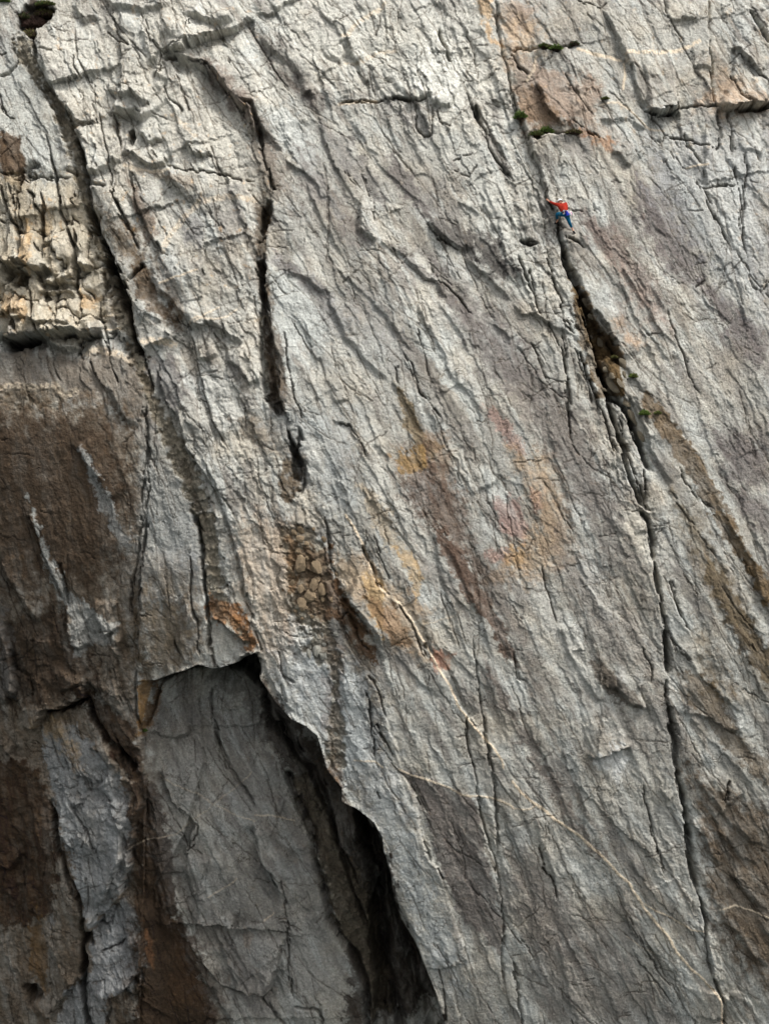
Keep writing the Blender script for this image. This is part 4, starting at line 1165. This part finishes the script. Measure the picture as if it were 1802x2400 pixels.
def stone(px, py, r, tall=1.25, ang=20, c=(138, 126, 108), sub=2):
    p = surf(px, py); R_ = r / PPM; bm = bmesh.new(); bmesh.ops.create_icosphere(bm, subdivisions=sub, radius=1)
    s1 = rs2.random() * 50; lay = bm.verts.layers.float_color.new('stone'); cc = lin(c)
    from mathutils import noise
    planes = [(Vector((rs2.gauss(0, 1), rs2.gauss(0, 1), rs2.gauss(0, 1))).normalized(), rs2.uniform(.42, .8)) for _ in range(9)]
    for v in bm.verts:
        d = v.co.normalized(); h = 1 + .25 * noise.noise(d * 1.4 + Vector((s1, 0, 0)))
        for n_, k_ in planes:
            t = d.dot(n_)
            if t > 0: h = min(h, k_ / t)
        h *= 1 + .06 * noise.noise(d * 7 + Vector((s1, s1, 0)))
        v.co = d * h; q = 1 + .25 * noise.noise(d * 3 + Vector((0, s1, 0)))
        v.co = Vector((v.co.x, v.co.y * .75, v.co.z * tall)); v[lay] = (cc[0] * q, cc[1] * q, cc[2] * q, 1)
    me = bpy.data.meshes.new('stone'); bm.to_mesh(me); bm.free(); me.materials.append(ROCK)
    o = bpy.data.objects.new('stone', me); scene.collection.objects.link(o); o.parent = cliff
    o.location = (p.x, near(px, py, 3) + R_ * .12, p.z); o.scale = (R_, R_, R_); o.rotation_euler = (0, R(-ang + rs2.uniform(-12, 12)), 0)
for x, y, r in ((290,120,30),(250,135,18),(290,180,28),(330,210,18),(290,330,42),(370,110,15),(400,350,42),(375,470,36),(350,540,42),(288,588,34),(430,500,36),
                (400,430,30),(240,400,15),(210,370,22),(340,920,24),(400,890,36),(430,930,28),(390,800,15),(430,790,12),(520,790,20),(490,570,18),(290,500,28),
                (430,570,15),(270,260,24),(440,860,16),(350,870,18),(520,400,15),(240,460,20),(330,300,20),(330,620,16),(300,690,14),(360,680,16),(260,640,15),
                (470,1010,16),(510,1100,14),(500,1220,16),(520,1440,15),(440,180,20),(220,520,14)):
    stone(600 + x * .3612, 1200 + y * .3612, r * .40, rs2.uniform(.9, 1.6), 10, (140, 122, 98) if y < 720 else (158, 156, 146), 2)
for x, y, r, tl in ((600,735,18,1.2),(655,850,30,1.8),(700,830,22,1.6),(735,950,26,1.5),(640,780,20,1.5),(590,870,14,1.2),(690,700,24,1.6),(725,770,14,1.3),(560,560,20,1.4),
                    (470,300,20,1.4),(500,400,22,1.5),(620,880,18,1.5),(780,1050,22,2.2),(830,1180,20,2.0),(450,210,14,1.2)):
    stone(1200 + x * .3625, 600 + y * .3612, r * .42, tl * 1.2, 28, (128, 118, 100), 2)
for x, y, r, tl in ((95,280,20,1.2),(130,330,16,1.3),(160,420,14,1.2),(300,560,14,1.2),(380,760,14,1.2)):
    stone(x * .3612, y * .3612, r * .3, tl, 20, (120, 112, 96), 1)

# ------------------------------------------------------------------ plants on the ledges
LEAF = [plainmat('leaf_green', (60, 78, 38), .7, .2, .45, 12), plainmat('leaf_bright', (86, 104, 46), .7, .2, .4, 12), plainmat('leaf_olive', (92, 90, 52), .8, .2, .4, 12),
        plainmat('heather', (74, 58, 52), .9, .1, .4, 12)]
SOIL = plainmat('peat', (52, 42, 34), .95, .1, .4, 8)
def plant(px, py, w, h, mi, label, group='plants growing on ledges of the cliff', name='ledge_plant', soil=True, out=.12, n=None):
    """w, h in photograph pixels; a low cushion of upright blades over a bit of soil"""
    p = surf(px, py); y0 = near(px, py, 4); W = w / PPM / 2; H = h / PPM / 2; dp = min(W, H * 1.3) * .9 + .04
    root = bpy.data.objects.new(name, None); scene.collection.objects.link(root); root.location = (p.x, y0 - out * .3, p.z - H)
    tag(root, label, 'plant', group)
    rp = random.Random(int(px * 7 + py)); bm = bmesh.new()
    n = n or int(400 + 1800 * W)
    mats = mi if isinstance(mi, tuple) else (mi,)
    for _ in range(n):
        a = rp.uniform(0, 2 * math.pi); q = math.sqrt(rp.random()); cx = W * q * math.cos(a); cy = dp * q * math.sin(a)
        top = H * 2 * (1 - .75 * q * q) * (.6 + .4 * math.sin(cx * 23 + px) ** 2); bz = rp.uniform(0, .75) * top
        ln = rp.uniform(.5, 1.3) * (.12 + .25 * H); dr = Vector((cx / W * .9 + rp.gauss(0, .5), cy / dp * .9 + rp.gauss(0, .5), rp.uniform(.2, 1.1))).normalized()
        sd_ = dr.cross(Vector((rp.gauss(0, 1), rp.gauss(0, 1), rp.gauss(0, 1)))).normalized() * rp.uniform(.006, .016)
        b = Vector((cx, cy, bz)); m_ = b + dr * ln * .6 + sd_ * .2; t = b + dr * ln - Vector((0, 0, ln * .25))
        vs_ = [bm.verts.new(b - sd_), bm.verts.new(b + sd_), bm.verts.new(m_ + sd_), bm.verts.new(t), bm.verts.new(m_ - sd_)]
        f = bm.faces.new(vs_); f.material_index = rp.randrange(len(mats))
    me = bpy.data.meshes.new('foliage'); bm.to_mesh(me); bm.free()
    for k_ in mats: me.materials.append(LEAF[k_])
    o = bpy.data.objects.new('foliage', me); scene.collection.objects.link(o); o.parent = root
    if soil:
        bm = bmesh.new(); bmesh.ops.create_icosphere(bm, subdivisions=3, radius=1)
        from mathutils import noise
        for v in bm.verts:
            v.co = v.co * (1 + .35 * noise.noise(v.co * 2.2 + Vector((px, 0, 0))))
            v.co = Vector((v.co.x * W * .8, v.co.y * dp * .8 + dp * .1, v.co.z * H * .6 + H * .35))
        me = bpy.data.meshes.new('soil'); bm.to_mesh(me); bm.free(); me.materials.append(SOIL)
        o = bpy.data.objects.new('soil', me); scene.collection.objects.link(o); o.parent = root
    return root
plant(1271, 110, 16, 13, (0, 2), 'small dark green tuft at the left end of the top ledge')
plant(1300, 113, 26, 20, (0, 1), 'round green cushion on the top ledge, brightest of that ledge')
plant(1284, 108, 20, 10, (3, 2), 'brown heathery clump between two green tufts on the top ledge')
plant(1345, 101, 17, 15, (0, 3), 'small dark bush at the right end of the top ledge')
plant(1218, 268, 24, 26, (0, 1), 'narrow green tuft growing at the upper end of the long crack')
plant(1256, 311, 32, 18, (0, 2), 'low dark green cushion on the brown ledge above the climber, left of its pair')
plant(1279, 302, 28, 22, (0, 1), 'taller green cushion on the brown ledge above the climber, right of its pair')
plant(1342, 312, 34, 13, (2, 3), 'flat brownish mat at the right end of the ledge above the climber')
plant(1483, 879, 12, 13, (1, 2), 'tiny bright tuft in the broken crack below the climber')
plant(1508, 966, 19, 15, (1, 1), 'bright green moss cushion beside the crack, largest one below the climber', soil=False)
plant(1540, 967, 8, 8, (1, 2), 'tiny moss dot just right of the bright green cushion', soil=False)
plant(1432, 841, 8, 6, (2, 2), 'tiny olive moss spot inside the broken crack', soil=False)
plant(1418, 231, 12, 5, (2, 0), 'tiny flat tuft on the pale rock right of the brown wall', soil=False)
plant(112, 28, 50, 34, (2, 3), 'olive grass clump over dark peat in the top left corner')
plant(58, 36, 30, 26, (0, 3), 'dark clump with green tips left of the peat lump in the top left corner')
plant(84, 48, 62, 40, (3, 3), 'dark brown heather lump in the top left corner gully', out=.2)
plant(108, 8, 44, 14, (0, 2), 'green grass along the upper frame edge near the top left corner')
plant(76, 80, 44, 30, (3, 2), 'brown heather hanging above the head of the pebbly fault band')
plant(12, 1, 20, 8, (0, 1), 'small green patch in the extreme top left corner', soil=False)
plant(340, 1711, 6, 7, (0, 1), 'tiny moss spot at the tip of the ochre wedge left of the recess', soil=False)

# ------------------------------------------------------------------ the climber
SKIN = plainmat('skin', (205, 150, 125), .55, .3, .06); RED = plainmat('red_jacket', (142, 38, 24), .85, .15, .12, 14)
TEAL = plainmat('teal_trousers', (10, 78, 108), .85, .15, .12, 14); BLACK = plainmat('shoe_rubber', (24, 24, 28), .7, .3, .2)
WHITE = plainmat('helmet_shell', (232, 232, 230), .35, .5, .03); BLUE = plainmat('blue_bag', (18, 38, 130), .8, .2, .1)
HAIRM = plainmat('hair', (52, 36, 26), .7, .3, .2); GREYW = plainmat('harness_webbing', (60, 110, 118), .8, .2, .15)
SLW = plainmat('white_sling', (222, 224, 226), .7, .2, .08); SLP = plainmat('pink_sling', (214, 110, 160), .7, .2, .08); METAL = plainmat('alloy', (150, 152, 156), .3, .8, .08)
base_y = min(near(1305, 500, 10), near(1330, 510, 10), near(1315, 480, 10))
def bp_(px, py, out, touch=False):
    y = (near(px, py, 2) if touch else base_y) - out; k_ = (CAMD + y) / CAMD
    return Vector(((px - 901) / PPM * k_, y, (1200 - py) / PPM * k_))
handL = bp_(1281.5, 467.5, .035, True); wristL = bp_(1286.5, 472, .07, True)
footL = bp_(1303, 522.5, .05, True); footL.y = min(footL.y, near(1300, 520, 7) - .03); footR = bp_(1344.5, 544, .05, True)
handR = bp_(1317, 476, .05, True); wristR = handR + Vector((.05, -.03, -.07))
shL = bp_(1309.5, 481, .30); shR = bp_(1325, 478.5, .26); neck = bp_(1316.5, 479, .27); chest = bp_(1318, 485, .31); belly = bp_(1320.5, 492, .36); pel = bp_(1323.5, 500.5, .42)
hipL = bp_(1319.5, 503, .42); hipR = bp_(1328, 503, .42); kneeL = bp_(1303.5, 501.5, .32); kneeR = bp_(1333.5, 521, .42)
ankL = bp_(1306.3, 516.5, .12, True); ankR = bp_(1341, 537, .14, True); ankL.y = min(ankL.y, footL.y - .08); elbL = bp_(1297.5, 477.3, .22); elbR = bp_(1325.5, 484, .10)
head = bp_(1311.8, 474.8, .22); cr = head + Vector((-.02, .03, .09))
man = bpy.data.objects.new('person', None); scene.collection.objects.link(man); man.location = footR
tag(man, 'climber in red jacket, blue trousers and white helmet stretched across the long crack', 'person')
def skinned(name, V, E, rad, mat, sub=2, root=0, label=None):
    me = bpy.data.meshes.new(name); me.from_pydata([tuple(v) for v in V], E, []); o = bpy.data.objects.new(name, me); scene.collection.objects.link(o)
    m = o.modifiers.new('s', 'SKIN'); m.use_smooth_shade = True
    sv = me.skin_vertices[0].data
    for i, r in enumerate(rad):
        sv[i].radius = (r, r) if not isinstance(r, tuple) else r; sv[i].use_root = (i == root)
    ss = o.modifiers.new('d', 'SUBSURF'); ss.levels = ss.render_levels = sub
    dg = bpy.context.evaluated_depsgraph_get(); me2 = bpy.data.meshes.new_from_object(o.evaluated_get(dg))
    bpy.data.objects.remove(o); me2.name = name; me2.materials.clear(); me2.materials.append(mat)
    o = bpy.data.objects.new(name, me2); scene.collection.objects.link(o); o.parent = man; o.matrix_parent_inverse = Matrix.Translation(-man.location)
    if label: o['label'] = label
    return o
V = [pel, belly, chest, neck, head - (head - neck) * .35, head, cr, shL, elbL, wristL, handL, shR, elbR, wristR, handR, hipL, kneeL, ankL, footL, hipR, kneeR, ankR, footR]
E = [(0, 1), (1, 2), (2, 3), (3, 4), (4, 5), (5, 6), (2, 7), (7, 8), (8, 9), (9, 10), (2, 11), (11, 12), (12, 13), (13, 14), (0, 15), (15, 16), (16, 17), (17, 18), (0, 19), (19, 20), (20, 21), (21, 22)]
rad = [.13, .12, .14, .07, .055, .09, .07, .065, .042, .027, .034, .065, .042, .027, .034, .085, .055, .036, .04, .085, .055, .036, .04]
def fingers(h, w, up):
    global V, E, rad
    d = (h - w).normalized(); s_ = d.cross(Vector((0, 1, 0))).normalized(); hi = len(V)
    for k_ in range(4):
        b = len(V); off = s_ * (-.026 + .0175 * k_); L_ = (.062, .074, .07, .055)[k_]
        V += [h + off + d * .02, h + off * 1.15 + d * (.02 + L_ * .6) + Vector((0, -.012, 0)), h + off * 1.2 + d * (.02 + L_) + Vector((0, .03, 0))]
        E += [(V.index(h), b), (b, b + 1), (b + 1, b + 2)]; rad += [.0105, .0095, .008]
    b = len(V); V += [h - d * .02 + s_ * .036 * up, h + d * .02 + s_ * .055 * up + Vector((0, .015, 0))]; E += [(V.index(h), b), (b, b + 1)]; rad += [.012, .009]
fingers(handL, wristL, 1); fingers(handR, wristR, -1)
fd = (cr - head).normalized(); fc = Vector((-.25, .95, .1)).normalized()      # the face looks at the rock, turned to the left hand
b = len(V); V += [head + fc * .10 - fd * .02, head + fc * .085 - fd * .06]; E += [(5, b), (5, b + 1)]; rad += [.016, .022]
ear = fc.cross(fd).normalized(); b = len(V); V += [head + ear * .082, head - ear * .082]; E += [(5, b), (5, b + 1)]; rad += [.018, .018]
skinned('body', V, E, rad, SKIN)
skinned('jacket', [pel + (belly - pel) * .05, belly, chest, neck - (neck - chest) * .1, shL, elbL, wristL + (elbL - wristL) * .12, shR, elbR, wristR],
        [(0, 1), (1, 2), (2, 3), (2, 4), (4, 5), (5, 6), (2, 7), (7, 8), (8, 9)], [.168, .165, .175, .10, .105, .072, .05, .105, .072, .05], RED, 2, 1, 'loose red jacket pulled up along the reaching arm')
skinned('trousers', [pel, hipL, kneeL, ankL + (kneeL - ankL) * .22, hipR, kneeR, ankR + (kneeR - ankR) * .22, pel + (belly - pel) * .5],
        [(0, 1), (1, 2), (2, 3), (0, 4), (4, 5), (5, 6), (0, 7)], [.165, .135, .088, .062, .135, .088, .062, .155], TEAL, 2, 0)
for f_, a_, tip in ((footL, ankL, Vector((-.13, .02, -.035))), (footR, ankR, Vector((.085, .05, -.085)))):
    skinned('shoe', [a_ - (a_ - f_) * .45, f_ - tip * .35, f_ + tip * .35, f_ + tip * .8], [(0, 1), (1, 2), (2, 3)], [.044, .052, .048, .034], BLACK, 2)
# helmet: a shell with a rim and two vents over the crown
bm = bmesh.new(); bmesh.ops.create_uvsphere(bm, u_segments=28, v_segments=16, radius=1)
bmesh.ops.delete(bm, geom=[v for v in bm.verts if v.co.z < -.22], context='VERTS')
for v in bm.verts:
    v.co = Vector((v.co.x * .125, v.co.y * .15, v.co.z * .135))
    if v.co.z < .0: v.co.x *= 1.07; v.co.y *= 1.07
bmesh.ops.solidify(bm, geom=bm.faces[:], thickness=.012)
me = bpy.data.meshes.new('helmet'); bm.to_mesh(me); bm.free(); me.materials.append(WHITE)
for p_ in me.polygons: p_.use_smooth = True
hel = bpy.data.objects.new('helmet', me); scene.collection.objects.link(hel); hel.parent = man; hel.matrix_parent_inverse = Matrix.Translation(-man.location)
hel.location = head + fd * .05 + Vector((0, -.01, 0)); hel.rotation_euler = (fd + Vector((0, .25, 0))).normalized().to_track_quat('Z', 'Y').to_euler()
skinned('hair', [head + Vector((.02, -.075, -.02)), head + Vector((.045, -.10, -.06)), head + Vector((.06, -.10, -.12))], [(0, 1), (1, 2)], [.06, .05, .02], HAIRM, 2)
def tube(name, pts, r, mat, label=None, parent=None):
    cu = bpy.data.curves.new(name, 'CURVE'); cu.dimensions = '3D'; sp_ = cu.splines.new('POLY'); sp_.points.add(len(pts) - 1)
    for i, p_ in enumerate(pts): sp_.points[i].co = (*p_, 1)
    cu.bevel_depth = r; cu.bevel_resolution = 2; o = bpy.data.objects.new(name, cu); scene.collection.objects.link(o)
    dg = bpy.context.evaluated_depsgraph_get(); me = bpy.data.meshes.new_from_object(o.evaluated_get(dg)); bpy.data.objects.remove(o)
    me.name = name; me.materials.clear(); me.materials.append(mat); o = bpy.data.objects.new(name, me); scene.collection.objects.link(o)
    o.parent = man; o.matrix_parent_inverse = Matrix.Translation(-man.location)
    if label: o['label'] = label
    return o
def ring(c, ax, r, n=20):
    ax = ax.normalized(); a_ = ax.cross(Vector((0, 1, .3))).normalized(); b_ = ax.cross(a_)
    return [c + a_ * r * math.cos(t * 2 * math.pi / n) + b_ * r * math.sin(t * 2 * math.pi / n) for t in range(n + 1)]
tube('harness_belt', ring(pel + (belly - pel) * .32, belly - pel, .172), .018, GREYW)
tube('leg_loop', ring(hipL + (kneeL - hipL) * .45, kneeL - hipL, .118), .014, GREYW)
tube('leg_loop', ring(hipR + (kneeR - hipR) * .25, kneeR - hipR, .138), .014, GREYW)
skinned('chalk_bag', [pel + Vector((.05, -.17, .06)), pel + Vector((.07, -.20, -.03)), pel + Vector((.10, -.19, -.10))], [(0, 1), (1, 2)], [.075, .095, .06], BLUE, 2, 1, 'bright blue bag hanging behind the hips')
skinned('gear_bag', [pel + Vector((.17, -.06, .05)), pel + Vector((.20, -.08, -.05))], [(0, 1)], [.05, .06], BLUE, 2, 0, 'dark blue pouch on the right hip')
rr2 = random.Random(8)
for k_ in range(9):
    x = .08 + .028 * k_; m_ = (SLW, SLP, SLW, GREYW, METAL)[k_ % 5]; t = pel + Vector((x, -.17 + .012 * k_, .11 - .006 * k_)); L_ = rr2.uniform(.13, .26)
    sw = rr2.uniform(.02, .07)
    tube('sling', [t, t + Vector((sw * .6, -.05, -L_ * .5)), t + Vector((sw, -.045, -L_)), t + Vector((sw + .02, -.04, -L_ * .95)), t + Vector((sw * .6 + .02, -.045, -L_ * .5)), t + Vector((.012, 0, 0))], .0075, m_)
tube('sling', [pel + Vector((-.09, -.15, .15)), pel + Vector((-.06, -.19, .03)), pel + Vector((-.09, -.18, -.07)), pel + Vector((-.02, -.2, -.01)), pel + Vector((.04, -.2, .06))], .009, SLW)
tube('belt_strap', [hipL + (kneeL - hipL) * .45 + Vector((0, -.13, .05)), pel + Vector((-.12, -.17, .08))], .012, GREYW)

# ------------------------------------------------------------------ the sea at the foot of the cliff, below the frame
me = bpy.data.meshes.new('sea'); S_ = 3000
me.from_pydata([(-S_, -S_, -39), (S_, -S_, -39), (S_, S_, -39), (-S_, S_, -39)], [], [(0, 1, 2, 3)])
sea = bpy.data.objects.new('sea', me); scene.collection.objects.link(sea); sea['kind'] = 'structure'
me.materials.append(plainmat('sea_water', (38, 52, 54), .25, .5, .2, .2))
print('done', time.time() - T0)
